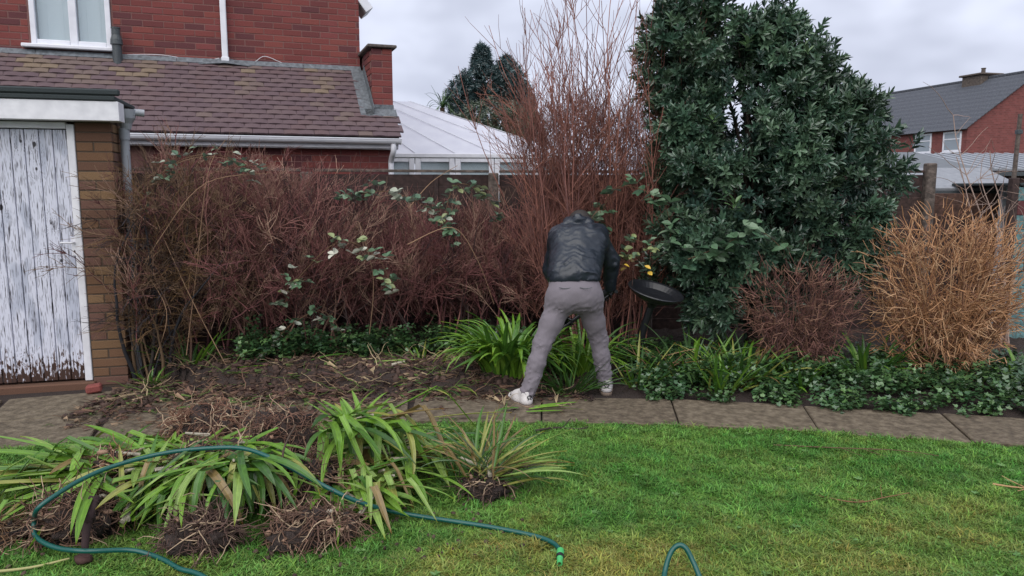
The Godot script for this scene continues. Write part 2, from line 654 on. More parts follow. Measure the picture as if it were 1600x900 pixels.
func prism(q: Array, y0: float, y1: float, ch: float) -> Builder:
	# a slab with four plan corners (x, z) in order, its upper edges chamfered
	var b := Builder.new()
	var ce := Vector3.ZERO
	for p in q:
		ce += Vector3(p.x, (y0 + y1) * 0.5, p.y) / 4.0
	var top := []
	var rim := []
	var low := []
	for p in q:
		var v := Vector3(p.x, y1 - ch, p.y)
		rim.append(v)
		low.append(Vector3(p.x, y0, p.y))
		var inward := (Vector3(ce.x, 0, ce.z) - Vector3(p.x, 0, p.y)).normalized() * ch * 1.5
		top.append(v + inward + Vector3(0, ch, 0))
	b.out4(top[0], top[1], top[2], top[3], ce)
	for i in 4:
		var j := (i + 1) % 4
		b.out4(top[i], top[j], rim[j], rim[i], ce)
		b.out4(rim[i], rim[j], low[j], low[i], ce)
	return b

func paving() -> void:
	var b := Builder.new()
	for i in near_edge.size() - 1:
		var a: Vector2 = near_edge[i]
		var e: Vector2 = near_edge[i + 1]
		var deep := 2.2 if i < 5 else 0.62
		b.tri(Vector3(a.x, -0.012, a.y), Vector3(a.x, -0.012, a.y - deep), Vector3(e.x, -0.012, e.y - deep))
		b.tri(Vector3(a.x, -0.012, a.y), Vector3(e.x, -0.012, e.y - deep), Vector3(e.x, -0.012, e.y))
	var path := structure("path", b, M.soil)
	# the long path: slabs 0.9 m long and 0.6 m deep
	for i in range(6, near_edge.size() - 1):
		var a: Vector2 = near_edge[i]
		var e: Vector2 = near_edge[i + 1]
		var d := (e - a).normalized()
		# the joints are mitred where the path bends
		var back := []
		for q in [i, i + 1]:
			var m: Vector2 = (near_edge[mini(q + 1, near_edge.size() - 1)] - near_edge[maxi(q - 1, 0)]).normalized()
			back.append(Vector2(m.y, -m.x))
		a += d * 0.006
		e -= d * 0.006
		var sb := prism([a, e, e + back[1] * 0.6, a + back[0] * 0.6], -0.03, 0.022 + rr(-0.004, 0.004), 0.006)
		put("slab", sb, M.slab[i % 3], path)
	# the wider paving before the door
	var rows := [[Vector2(-4.55, -3.85), Vector2(-3.98, -4.09)], [Vector2(-3.98, -4.09), Vector2(-3.36, -4.33)], [Vector2(-3.36, -4.33), Vector2(-2.66, -4.585)], [Vector2(-2.66, -4.585), Vector2(-2.02, -4.76)], [Vector2(-2.02, -4.76), Vector2(-1.36, -4.875)], [Vector2(-1.36, -4.875), Vector2(-0.705, -4.955)]]
	for r in rows.size():
		var a: Vector2 = rows[r][0]
		var e: Vector2 = rows[r][1]
		var d := (e - a).normalized()
		var s := Vector2(d.y, -d.x)
		if s.y > 0:
			s = -s
		a += d * 0.008
		e -= d * 0.008
		put("slab", prism([a, e, e + s * 0.62, a + s * 0.62], -0.03, 0.018 + rr(-0.005, 0.005), 0.006), M.slab[(r + 1) % 3], path)
		var a2 := a + s * 0.635
		var e2 := e + s * 0.635
		if r < 4:
			put("slab", prism([a2, e2, e2 + s * 0.62, a2 + s * 0.62], -0.03, 0.012 + rr(-0.005, 0.005), 0.006), M.slab[r % 3], path)

func bed_height(x: float, z: float) -> float:
	var front: float = edge_z(x) - (0.6 if x > -0.8 else 0.66 + 0.35 * smoothstep(-0.8, -2.2, x))
	var back := front - z
	if x < -2.55 and z > -5.95 + (x + 2.55) * 0.4:
		return -0.06
	if back < 0.0:
		var spill := exp(-back * back / 0.02) * (0.02 if x < -0.3 and x > -2.7 else 0.0) if back > -0.3 else 0.0
		return -0.03 + spill
	var rise := smoothstep(0.0, 0.35, back)
	var h := 0.03 * rise
	if x < 0.4:
		h += 0.10 * rise * smoothstep(0.4, -0.3, x) * smoothstep(1.6, 0.4, back)
	h += rise * (0.035 * hills.get_noise_2d(x * 3.0, z * 3.0) + 0.022 * hills.get_noise_2d(x * 11.0, z * 11.0))
	return h

func soil_bed() -> void:
	rng.seed = 107
	var b := Builder.new()
	var st := 0.032
	var nx := 300
	var nz := 104
	for j in nz + 1:
		for i in nx + 1:
			var x := -3.7 + i * st
			var z := -8.25 + j * st
			b.v.append(Vector3(x, bed_height(x, z), z))
			b.t.append(Vector2.ZERO)
			b.c.append(Color(1, 1, 1))
			b.n.append(Vector3(bed_height(x - 0.015, z) - bed_height(x + 0.015, z), 0.03, bed_height(x, z - 0.015) - bed_height(x, z + 0.015)).normalized())
	for j in nz:
		for i in nx:
			var a := j * (nx + 1) + i
			for k in [a, a + 1, a + nx + 1, a + 1, a + nx + 2, a + nx + 1]:
				b.ix.append(k)
	structure("flower_bed_ground", b, M.soil)
	# clods, chopped roots, dead leaves
	var clod := Builder.new()
	lump(clod, Vector3.ZERO, Vector3(0.02, 0.013, 0.018), 7, 0.5, 3)
	var where := []
	var tints := []
	while where.size() < 2600:
		var x := rr(-3.1, 0.2)
		var z := rr(-7.1, -5.0)
		if z > edge_z(x) - 0.5 - (0.12 if x > -1.0 else 0.3):
			continue
		where.append(Transform3D(Basis.from_euler(Vector3(rr(0, 6), rr(0, 6), rr(0, 6))).scaled(Vector3.ONE * rr(0.3, 1.5)), Vector3(x, maxf(bed_height(x, z), 0.02), z)))
		var k := rr(0.55, 1.3)
		tints.append(Color(0.072 * k, 0.047 * k, 0.038 * k))
	tag(many("soil_clods", clod.mesh(), M.bark, where, tints, self), "dark crumbly clods of freshly dug soil before the hedge", "soil")
	var bit := Builder.new()
	for k in 3:
		bit.tube(wander(Vector3(rr(-0.02, 0.02), 0.004, rr(-0.02, 0.02)), Vector3(rr(-1, 1), rr(-0.1, 0.25), rr(-1, 1)), rr(0.05, 0.13), 3, 0.35), 0.003, 0.0014, 3)
	bit.tri(Vector3(0, 0.01, 0), Vector3(0.05, 0.016, 0.012), Vector3(0.045, 0.005, -0.012))
	where = []
	tints = []
	while where.size() < 2400:
		var x := rr(-3.1, 0.6)
		var z := rr(-7.2, -4.75)
		var front := edge_z(x)
		if z > front - 0.08 or (z > front - 0.5 and rng.randf() < (0.93 if x > -0.9 else 0.5)):
			continue
		where.append(Transform3D(Basis(Vector3.UP, rr(0, TAU)).scaled(Vector3.ONE * rr(0.5, 1.5)), Vector3(x, maxf(bed_height(x, z), 0.022), z)))
		var t := [Color(0.16, 0.10, 0.065), Color(0.09, 0.055, 0.042), Color(0.055, 0.037, 0.033), Color(0.24, 0.17, 0.11), Color(0.12, 0.065, 0.05), Color(0.08, 0.13, 0.035)]
		tints.append(t[rng.randi() % t.size()] * rr(0.7, 1.15))
	tag(many("bed_litter", bit.mesh(), M.bark, where, tints, self), "scattered brown root bits and dead stems over the dug bed", "litter")
	# longer torn roots and dead leaf blades, each light or dark as it dried
	var torn := Builder.new()
	for k in 2:
		torn.tube(wander(Vector3(rr(-0.03, 0.03), 0.008, rr(-0.03, 0.03)), Vector3(rr(-1, 1), 0.25, rr(-1, 1)), rr(0.14, 0.26), 7, 0.35, -0.02), 0.0042, 0.0016, 4)
	torn.tri(Vector3(0, 0.012, 0.03), Vector3(0.11, 0.03, 0.045), Vector3(0.1, 0.008, 0.02))
	where = []
	tints = []
	while where.size() < 300:
		var x := rr(-3.0, 0.3)
		var z := rr(-6.7, -4.95)
		var front := edge_z(x)
		if z > front - 0.25 or (z > front - 0.55 and rng.randf() < 0.75):
			continue
		where.append(Transform3D(Basis.from_euler(Vector3(rr(-0.2, 0.2), rr(0, TAU), rr(-0.2, 0.2))).scaled(Vector3.ONE * rr(0.5, 1.3)), Vector3(x, maxf(bed_height(x, z), 0.024) + 0.004, z)))
		var t := [Color(0.27, 0.18, 0.115), Color(0.17, 0.10, 0.07), Color(0.07, 0.045, 0.04), Color(0.36, 0.28, 0.17), Color(0.11, 0.17, 0.045), Color(0.10, 0.06, 0.05)]
		tints.append(t[rng.randi() % t.size()] * rr(0.7, 1.15))
	tag(many("torn_roots", torn.mesh(), M.bark, where, tints, self), "long pale torn roots strewn on the freshly dug soil", "roots")

func lump(b: Builder, at: Vector3, r: Vector3, rings: int, rough: float, s: int, segs := 0) -> void:
	segs = rings * 2 if segs == 0 else segs
	var first := b.v.size()
	var f := FastNoiseLite.new()
	f.seed = s
	f.frequency = 1.1
	f.fractal_octaves = 4
	for i in rings + 1:
		for k in segs:
			var th := PI * i / rings
			var ph := TAU * k / segs
			var d := Vector3(sin(th) * cos(ph), cos(th), sin(th) * sin(ph))
			var q := 1.0 + rough * f.get_noise_3dv(d * 1.6)
			b.v.append(at + d * r * q)
			b.n.append((d / r).normalized())
			b.t.append(Vector2.ZERO)
			b.c.append(b.col)
	for i in rings:
		for k in segs:
			var a := first + i * segs + k
			var e := first + i * segs + (k + 1) % segs
			for w in [a, a + segs, e, e, a + segs, e + segs]:
				b.ix.append(w)

# ---------------------------------------------------------------- buildings

# bricks of one course between x0 and x1 of a wall whose face is z = zf
func course(parent: Node3D, shapes: Dictionary, mats: Array, x0: float, x1: float, y: float, zf: float, shift: float, holes: Array, pitch := 0.225, high := 0.065) -> void:
	var x := x0 - shift
	while x < x1 - 0.03:
		var a := maxf(x, x0) + 0.005
		var e := minf(x + pitch, x1) - 0.005
		x += pitch
		var parts := [[a, e]]
		for h in holes:
			if y + high < h[1] or y > h[3]:
				continue
			var left := []
			for p in parts:
				if p[1] <= h[0] or p[0] >= h[2]:
					left.append(p)
				else:
					if p[0] < h[0] - 0.03:
						left.append([p[0], h[0]])
					if p[1] > h[2] + 0.03:
						left.append([h[2], p[1]])
			parts = left
		for p in parts:
			var w: float = snappedf(p[1] - p[0], 0.002)
			if w < 0.03:
				continue
			if not shapes.has([w, high]):
				var b := Builder.new()
				b.box(Vector3(-w / 2, 0, -0.05), Vector3(w / 2, high, 0), 0.0035)
				shapes[[w, high]] = b.mesh()
			var o := put("brick", shapes[[w, high]], mats[rng.randi() % mats.size()], parent)
			o.position = Vector3((p[0] + p[1]) / 2, y, zf + rr(-0.002, 0.002))
			o.rotation.z = rr(-0.004, 0.004)

func slabbed(lo: Vector3, hi: Vector3, ch := 0.004) -> Builder:
	var b := Builder.new()
	b.box(lo, hi, ch)
	return b

func garage() -> void:
	rng.seed = 114
	var g := thing("brick_outhouse", "flat-roofed tan brick outhouse with a peeling white plank door", "outhouse", Vector3(-3.12, 0, -6.0), deg_to_rad(16))
	# walls behind the bricks
	var b := Builder.new()
	b.box(Vector3(-0.262, -0.1, -0.11), Vector3(-0.012, 2.16, -0.005), 0.001)
	b.box(Vector3(-0.11, -0.1, -0.5), Vector3(-0.012, 2.16, -0.112), 0.001)
	b.box(Vector3(-3.2, -0.1, -0.11), Vector3(-1.24, 2.16, -0.012), 0.001)
	b.box(Vector3(-3.2, -0.1, -0.6), Vector3(-0.012, 2.16, -0.502), 0.001)
	put("wall", b, M.tan_mortar, g)
	var shapes := {}
	for k in 28:
		var y := 0.005 + k * 0.0745
		if k % 2 == 0 or (k > 12 and k % 4 != 1):
			course(g, shapes, M.tan_brick, -0.262, 0.0, y, 0.0, 0.0, [], 0.262, 0.064)
		else:
			course(g, shapes, M.tan_brick, -0.262, 0.0, y, 0.0, 0.02, [], 0.145, 0.064)
		# the end faces along the side wall
		var e := Builder.new()
		e.box(Vector3(-0.05, 0, -0.3), Vector3(0, 0.064, -0.055), 0.003)
		if k < 28:
			var o := put("brick", e, M.tan_brick[k % 5], g)
			o.position = Vector3(-0.0035, y, 0)
	put("doorstep", slabbed(Vector3(-1.3, -0.05, -0.1), Vector3(-0.24, 0.045, 0.05), 0.008), M.tan_brick[3], g)
	# door frame
	var fr := put("door_frame", slabbed(Vector3(-0.318, 0.05, -0.075), Vector3(-0.264, 2.07, 0.006), 0.005), M.fascia, g)
	put("door_frame", slabbed(Vector3(-1.26, 2.035, -0.075), Vector3(-0.320, 2.085, 0.004), 0.005), M.fascia, g)
	fr.set_meta("label", "white painted frame post")
	# planks, each with its own strip of weathered paint
	var door := Node3D.new()
	door.name = "door"
	g.add_child(door)
	door.set_meta("label", "weathered white plank door with knots and bare foot")
	var im := paint_texture()
	var pm := StandardMaterial3D.new()
	pm.albedo_texture = ImageTexture.create_from_image(im)
	pm.roughness = 0.75
	pm.heightmap_enabled = true
	pm.heightmap_texture = pm.albedo_texture
	pm.heightmap_scale = 0.12
	var widths := [0.098, 0.094, 0.1, 0.092, 0.098, 0.096, 0.1, 0.094, 0.098]
	var x := -0.323
	for i in widths.size():
		var w: float = widths[i]
		var pb := Builder.new()
		pb.box(Vector3(x - w + 0.0028, 0.062, -0.06), Vector3(x - 0.0028, 2.028, -0.022 + rr(-0.0015, 0.0015)), 0.0035)
		for k in pb.v.size():
			pb.t[k] = Vector2((pb.v[k].x + 1.26) / 0.94, 1.0 - (pb.v[k].y - 0.06) / 1.97)
		put("plank", pb, pm, door)
		x -= w
	var hd := put("handle", slabbed(Vector3(-0.345, 1.055, -0.022), Vector3(-0.302, 1.20, -0.006), 0.004), M.fascia, door)
	hd.set_meta("label", "white lever handle with keyhole plate")
	var lever := Builder.new()
	lever.tube(bezier([Vector3(-0.322, 1.16, -0.01), Vector3(-0.325, 1.16, 0.028), Vector3(-0.345, 1.161, 0.036), Vector3(-0.41, 1.163, 0.034)], 4), 0.008, 0.007, 8, true)
	for k in lever.v.size():
		pass
	put("handle", lever, M.fascia, door)
	put("keyhole", slabbed(Vector3(-0.329, 1.083, -0.0065), Vector3(-0.32, 1.10, -0.005), 0.0005), M.black, door)
	var bolt := Builder.new()
	bolt.tube(PackedVector3Array([Vector3(-0.318, 1.05, -0.012), Vector3(-0.315, 0.97, -0.012)]), 0.006, 0.006, 8, true)
	put("bolt", bolt, M.dark_pipe, door)
	# roof
	put("fascia", slabbed(Vector3(-3.3, 2.09, 0.13), Vector3(0.088, 2.235, 0.152), 0.003), M.fascia, g)
	put("soffit", slabbed(Vector3(-3.3, 2.092, -0.05), Vector3(0.07, 2.108, 0.128), 0.002), M.fascia, g)
	put("fascia", slabbed(Vector3(0.066, 2.09, -0.05), Vector3(0.086, 2.235, 0.128), 0.003), M.fascia, g)
	b = Builder.new()
	b.box(Vector3(-3.35, 2.237, -0.6), Vector3(0.07, 2.275, 0.165), 0.01)
	b.box(Vector3(-3.35, 2.277, 0.12), Vector3(0.1, 2.325, 0.168), 0.012)
	put("felt_roof", b, M.felt, g)
	# gutter end and downpipe
	var d := thing("grey_downpipe", "grey plastic downpipe and hopper at the outhouse corner", "drainpipe", Vector3(-3.12, 0, -6.0), deg_to_rad(16))
	b = Builder.new()
	b.tube(PackedVector3Array([Vector3(0.045, 0.02, -0.22), Vector3(0.045, 0.7, -0.22), Vector3(0.045, 1.4, -0.22), Vector3(0.045, 2.02, -0.22)]), 0.034, 0.034, 16, true)
	put("pipe", b, M.plastic_grey, d)
	b = Builder.new()
	b.tube(PackedVector3Array([Vector3(0.045, 1.97, -0.22), Vector3(0.045, 2.06, -0.22)]), 0.041, 0.041, 16, true)
	put("collar", b, M.plastic_grey, d)
	b = Builder.new()
	b.lathe(Vector3(0.06, 2.05, -0.22), Vector3.UP, [[0.036, 0.0], [0.05, 0.05], [0.075, 0.09], [0.085, 0.16], [0.078, 0.16], [0.068, 0.09], [0.0, 0.05]], 18)
	put("hopper", b, M.plastic_grey, d)
	b = Builder.new()
	b.tube(PackedVector3Array([Vector3(0.125, 2.19, -0.22), Vector3(0.2, 2.185, -0.235)]), 0.028, 0.03, 10, true)
	put("spout", b, M.plastic_grey, d)

# peeling white paint over brown wood: grain lines, knots, bare foot
func paint_texture() -> Image:
	var w := 384
	var h := 800
	var im := Image.create(w, h, false, Image.FORMAT_RGB8)
	var f := FastNoiseLite.new()
	f.seed = 71
	f.frequency = 1.0
	f.fractal_octaves = 3
	var knots := []
	for k in 17:
		knots.append([rr(0, w), rr(0, h), rr(1.2, 5.5)])
	var near := []
	for x in w:
		var l := []
		for k in knots:
			if absf(k[0] - x) < 26.0:
				l.append(k)
		near.append(l)
	for y in h:
		for x in w:
			var gx := float(x)
			var dark := 0.0
			for k in near[x]:
				var dy: float = (y - k[1]) / 26.0
				var dx: float = x - k[0]
				if absf(dy) < 3.0:
					gx += dx * -1.2 * exp(-dy * dy) * exp(-absf(dx) / 9.0)
					var e: float = sqrt(dx * dx + pow((y - k[1]) * 0.6, 2))
					dark = maxf(dark, smoothstep(k[2] + 1.0, k[2] - 0.5, e))
					dark = maxf(dark, 0.85 * smoothstep(1.8, 0.3, absf(dx)) * smoothstep(1.9, 0.8, absf(dy)) * (0.35 + 0.65 * f.get_noise_2d(x * 0.2, y * 0.05)))
			var line := f.get_noise_2d(gx * 0.16, y * 0.006)
			var fine := f.get_noise_2d(gx * 0.5, y * 0.012 + 60)
			var crack := smoothstep(0.27, 0.46, line) * smoothstep(-0.15, 0.35, f.get_noise_2d(x * 0.03, y * 0.012 + 9))
			crack = maxf(crack, 0.6 * smoothstep(0.24, 0.5, fine))
			var foot := smoothstep(0.86, 1.02, float(y) / h + 0.11 * f.get_noise_2d(gx * 0.09, y * 0.03) + 0.06 * f.get_noise_2d(gx * 0.4, 3))
			var patch := smoothstep(0.1, 0.45, f.get_noise_2d(x * 0.012 + 5, y * 0.004))
			var c := Color(0.80, 0.81, 0.86).lerp(Color(0.66, 0.68, 0.74), clampf(patch * 0.8 + fine * 0.5, 0, 1))
			c = c.lerp(Color(0.20, 0.19, 0.21), clampf(maxf(dark, crack), 0, 0.95))
			if foot > 0.35:
				var k := smoothstep(0.35, 0.6, foot + 0.25 * f.get_noise_2d(x * 0.3, y * 0.12))
				c = c.lerp(Color(0.28, 0.17, 0.12).lerp(Color(0.17, 0.11, 0.09), clampf(fine + 0.5, 0, 1)), k)
			im.set_pixel(x, y, c)
	return im

func house() -> void:
	rng.seed = 121
	var g := thing("brick_house", "red brick house with a lean-to roof of small purple-brown tiles", "house", Vector3(-1.318, 0, -9.1), deg_to_rad(20))
	var wall := Node3D.new()
	wall.name = "wall"
	g.add_child(wall)
	# mortar bodies
	var b := Builder.new()
	b.box(Vector3(-7.5, 2.6, -1.6), Vector3(-3.945, 6.0, -1.0855), 0.001)
	b.box(Vector3(-3.125, 2.6, -1.6), Vector3(-0.284, 6.0, -1.0855), 0.001)
	b.box(Vector3(-3.943, 2.6, -1.6), Vector3(-3.127, 3.17, -1.0855), 0.001)
	b.box(Vector3(-3.943, 4.35, -1.6), Vector3(-3.127, 6.0, -1.0855), 0.001)
	b.box(Vector3(-7.5, 2.6, -8.0), Vector3(-0.284, 5.9, -2.2), 0.001)
	b.box(Vector3(-7.0, -0.1, -1.0), Vector3(-0.06, 2.08, -0.2105), 0.001)
	put("mortar", b, M.mortar, wall)
	var shapes := {}
	var hole := [[-3.965, 3.10, -3.105, 4.4]]
	for k in 14:
		course(wall, shapes, M.brick, -4.6, -0.278, 3.0 + k * 0.075, -1.082, 0.1125 if k % 2 else 0.0, hole)
	for k in 6:
		course(wall, shapes, M.brick, -2.7, -0.055, 1.66 + k * 0.075, -0.207, 0.1125 if k % 2 else 0.0, [])
	# bricks higher up and further along, out of the picture
	var more := Builder.new()
	for k in 26:
		var y := 3.0 + k * 0.075
		var x := -7.3 + (0.1125 if k % 2 else 0.0)
		while x < -0.5:
			if (k >= 14 or x < -4.85) and not (x + 0.21 > -3.965 and x < -3.105 and y < 4.4):
				more.box(Vector3(x, y, -1.12), Vector3(x + 0.215, y + 0.065, -1.082), 0.0)
			x += 0.225
	put("brick", more, M.brick[0], wall).set_meta("kind", "stuff")
	# window
	var win := Node3D.new()
	win.name = "window"
	g.add_child(win)
	win.set_meta("label", "white framed window with pale drawn blinds")
	b = Builder.new()
	b.box(Vector3(-3.94, 3.18, -1.13), Vector3(-3.885, 4.35, -1.06), 0.006)
	b.box(Vector3(-3.185, 3.18, -1.13), Vector3(-3.13, 4.35, -1.06), 0.006)
	b.box(Vector3(-3.555, 3.18, -1.13), Vector3(-3.475, 4.35, -1.062), 0.006)
	b.box(Vector3(-3.884, 3.18, -1.13), Vector3(-3.556, 3.235, -1.061), 0.006)
	b.box(Vector3(-3.474, 3.18, -1.13), Vector3(-3.186, 3.235, -1.061), 0.006)
	put("frame", b, M.white, win)
	for p in [[-3.883, -3.557], [-3.473, -3.187]]:
		put("pane", slabbed(Vector3(p[0], 3.236, -1.11), Vector3(p[1], 4.35, -1.104), 0.001), M.glass, win)
		for s in 4:
			var wv: float = (p[1] - p[0]) / 4.0
			put("blind", slabbed(Vector3(p[0] + s * wv + 0.001, 3.2, -1.2 - 0.006 * (s % 2)), Vector3(p[0] + (s + 1) * wv + 0.012, 4.34, -1.193 - 0.006 * (s % 2)), 0.001), M.blind, win)
	put("sill", slabbed(Vector3(-4.03, 3.135, -1.14), Vector3(-3.09, 3.176, -0.99), 0.008), M.white, win)
	# main roof edge above
	put("soffit", slabbed(Vector3(-7.5, 3.93, -8.2), Vector3(-0.09, 3.98, -7.9), 0.005), M.white, g)
	var bb := Builder.new()
	bb.chamfer(Vector3(-0.215, 3.93, -1.3), Vector3(0.8, 0.6, 0).normalized(), Vector3(-0.6, 0.8, 0).normalized(), Vector3.BACK, Vector3(0.055, 0.12, 0.22), 0.006)
	put("bargeboard", bb, M.white, g)
	# lean-to roof: tiles laid in courses
	var roof := Node3D.new()
	roof.name = "roof"
	g.add_child(roof)
	var slope := Vector3(0, 0.88, -1.04).normalized()
	var lift := Vector3(0, 1.04, 0.88).normalized()
	b = Builder.new()
	b.chamfer(Vector3(-3.5, 2.174, 0.02) + slope * 0.69 - lift * 0.035, Vector3.RIGHT, slope, lift, Vector3(3.48, 0.70, 0.02), 0.002)
	put("underlay", b, M.felt, roof)
	var tiles := []
	for k in 3:
		var tb := Builder.new()
		# a plain clay tile, cambered along its width, its tail 14 mm thick
		for s in 4:
			var u0 := -0.0815 + s * 0.04075
			var u1 := u0 + 0.04075
			var c0 := 0.005 * (1.0 - pow(u0 / 0.0815, 2)) * (0.7 + 0.4 * k)
			var c1 := 0.005 * (1.0 - pow(u1 / 0.0815, 2)) * (0.7 + 0.4 * k)
			var ce := Vector3((u0 + u1) / 2, 0.05, 0.0)
			var q := [Vector3(u0, 0, 0.021 + c0), Vector3(u1, 0, 0.021 + c1), Vector3(u1, 0.15, 0.002 + c1), Vector3(u0, 0.15, 0.002 + c0), Vector3(u0, 0, c0), Vector3(u1, 0, c1)]
			tb.out4(q[0], q[1], q[2], q[3], ce - Vector3(0, 0, 0.05))
			tb.out4(q[0], q[1], q[5], q[4], ce + Vector3(0, 0.1, 0))
			tb.out4(q[4], q[5], q[2], q[3], ce + Vector3(0, 0, 0.05))
		tb.out3(Vector3(-0.0815, 0, 0.014), Vector3(-0.0815, 0, 0), Vector3(-0.0815, 0.15, 0.006), Vector3.ZERO)
		tb.out3(Vector3(0.0815, 0, 0.014), Vector3(0.0815, 0, 0), Vector3(0.0815, 0.15, 0.006), Vector3.ZERO)
		tiles.append(tb.mesh())
	var spots := []
	for r in 15:
		var x := -0.082 - (0.083 if r % 2 else 0.0)
		while x > -6.9:
			# the parapet takes the place of tiles at the upper end
			if not (r > 4 and x > -0.36):
				spots.append([x, r])
			x -= 0.166
		if r % 2 and r < 5:
			spots.append([-0.041, r])
	var basis := Basis(Vector3.RIGHT, slope, lift)
	var rest := Builder.new()
	var n := 0
	spots.sort_custom(func(p, q): return p[0] > q[0])
	for s in spots:
		var row: int = s[1]
		var at := Vector3(s[0] + rr(-0.002, 0.002), 2.174, 0.02) + slope * (row * 0.0915 - 0.02) + lift * 0.004
		var turned := basis.rotated(slope, rr(-0.012, 0.012)).rotated(lift, rr(-0.012, 0.012))
		var hidden: bool = s[0] < -2.95 and row < 8 or s[0] < -4.35
		var pick := rng.randi() % 5
		var px: float = s[0]
		# lichened yellow tiles run down below the window and the pipe
		if row > 8 and (absf(px + 3.0) < 0.42 or absf(px + 3.75) < 0.3) and rng.randf() < 0.5:
			pick = 5 + rng.randi() % 3
		elif row > 8 and (absf(px + 1.65) < 0.14 or absf(px + 0.85) < 0.2) and rng.randf() < 0.6:
			pick = 5 + rng.randi() % 3
		elif row == 14 and rng.randf() < 0.4:
			pick = 6
		elif rng.randf() < 0.02:
			pick = 6
		if hidden or n >= 300:
			var tb := Builder.new()
			var src: Array = (tiles[0] as ArrayMesh).surface_get_arrays(0)
			for k in src[Mesh.ARRAY_VERTEX].size():
				rest.ix.append(rest.v.size())
				rest.v.append(at + turned * src[Mesh.ARRAY_VERTEX][k])
				rest.n.append(turned * src[Mesh.ARRAY_NORMAL][k])
				rest.c.append(Color(1, 1, 1))
				rest.t.append(Vector2.ZERO)
			continue
		n += 1
		var o := put("tile", tiles[rng.randi() % 3], M.tile[pick], roof)
		o.transform = Transform3D(turned, at)
	put("tile", rest, M.tile[1], roof).set_meta("kind", "stuff")
	# lead along the top, and round the downpipe
	b = Builder.new()
	var x := -6.8
	while x < -0.3:
		var w := minf(1.45, -0.285 - x)
		b.chamfer(Vector3(x + w / 2, 2.174, 0.02) + slope * 1.385 + lift * 0.022, Vector3.RIGHT, slope, lift, Vector3(w / 2 - 0.002, 0.05, 0.004), 0.002)
		b.box(Vector3(x + 0.002, 3.045, -1.079), Vector3(x + w - 0.002, 3.105, -1.07), 0.002)
		x += 1.45
	put("lead_flashing", b, M.lead, g)
	b = Builder.new()
	for s in [-1, 1]:
		b.out3(Vector3(-1.91, 3.14, -1.06), Vector3(-1.91, 3.06, -0.93), Vector3(-1.91 + s * 0.36, 3.075, -1.05), Vector3(-1.91, 2.5, -1.5))
		b.out3(Vector3(-1.91, 3.06, -0.93), Vector3(-1.91 + s * 0.36, 3.075, -1.05), Vector3(-1.91 + s * 0.30, 3.035, -0.96), Vector3(-1.91, 2.5, -1.5))
	put("lead_saddle", b, M.lead, g)
	# parapet with coping, running back past the upper wall
	var pp := Node3D.new()
	pp.name = "parapet"
	g.add_child(pp)
	b = Builder.new()
	b.box(Vector3(-0.252, 2.4, -3.2), Vector3(-0.006, 3.225, -0.386), 0.001)
	put("mortar", b, M.mortar, pp)
	for k in 10:
		course(pp, shapes, M.brick, -0.26, -0.002, 2.5 + k * 0.075, -0.382, 0.0, [], 0.258 if k % 2 == 0 else 0.13)
		for q in 3:
			var e := Builder.new()
			var z0 := -0.44 - q * 0.225 - (0.11 if k % 2 else 0.0)
			e.box(Vector3(-0.26, 0, z0 - 0.215), Vector3(-0.2, 0.065, z0), 0.003)
			if 2.5 + k * 0.075 > 2.174 + 0.846 * (0.55 - z0 - 0.35):
				put("brick", e, M.brick[(k + q) % 6], pp).position.y = 2.5 + k * 0.075
	b = Builder.new()
	b.box(Vector3(-0.31, 3.248, -3.25), Vector3(0.045, 3.285, -0.335), 0.01)
	put("coping", b, mat(lin(0.17, 0.145, 0.13), 0.9, mottle, 3.0, bump_fine, 0.3), pp)
	b = Builder.new()
	b.chamfer(Vector3(-0.345, 2.174, 0.02) + slope * 0.86 + lift * 0.024, Vector3.RIGHT, slope, lift, Vector3(0.075, 0.48, 0.004), 0.002)
	b.chamfer(Vector3(-0.266, 2.174, 0.02) + slope * 0.86 + lift * 0.07, Vector3.RIGHT, slope, lift, Vector3(0.003, 0.46, 0.05), 0.001)
	b.chamfer(Vector3(-0.17, 2.174, 0.02) + slope * 0.44 + lift * 0.024, Vector3.RIGHT, slope, lift, Vector3(0.19, 0.07, 0.004), 0.002)
	b.box(Vector3(-0.262, 2.49, -0.39), Vector3(0.0, 2.58, -0.374), 0.002)
	put("lead_apron", b, M.lead, pp)
	# eaves
	put("fascia", slabbed(Vector3(-7.0, 2.04, -0.06), Vector3(-0.02, 2.15, -0.04), 0.003), M.fascia, g)
	put("soffit", slabbed(Vector3(-7.0, 2.03, -0.205), Vector3(-0.02, 2.042, -0.062), 0.002), M.fascia, g)
	b = Builder.new()
	for k in 8:
		var a0 := PI * (1.0 + k / 8.0)
		var a1 := PI * (1.0 + (k + 1) / 8.0)
		var p0 := Vector3(0, 2.14 + 0.055 * sin(a0), 0.015 + 0.055 * cos(a0))
		var p1 := Vector3(0, 2.14 + 0.055 * sin(a1), 0.015 + 0.055 * cos(a1))
		var l := Vector3(-7.0, 0, 0)
		b.out4(p0 + l, p0, p1, p1 + l, Vector3(-3.5, 2.14, 0.015))
	b.box(Vector3(-7.0, 2.138, 0.066), Vector3(0.0, 2.15, 0.075), 0.003)
	b.box(Vector3(-0.005, 2.085, -0.04), Vector3(0.002, 2.145, 0.07), 0.002)
	put("gutter", b, M.white, g)
	b = Builder.new()
	b.tube(bezier([Vector3(-0.09, 2.1, 0.01), Vector3(-0.09, 2.0, 0.0), Vector3(-0.09, 1.9, -0.14), Vector3(-0.09, 1.7, -0.16), Vector3(-0.09, 0.0, -0.16)], 4), 0.034, 0.034, 10)
	put("rainwater_pipe", b, M.white, g)
	# wall pipe and vent
	b = Builder.new()
	b.box(Vector3(-1.945, 3.12, -1.07), Vector3(-1.875, 6.0, -1.0), 0.01)
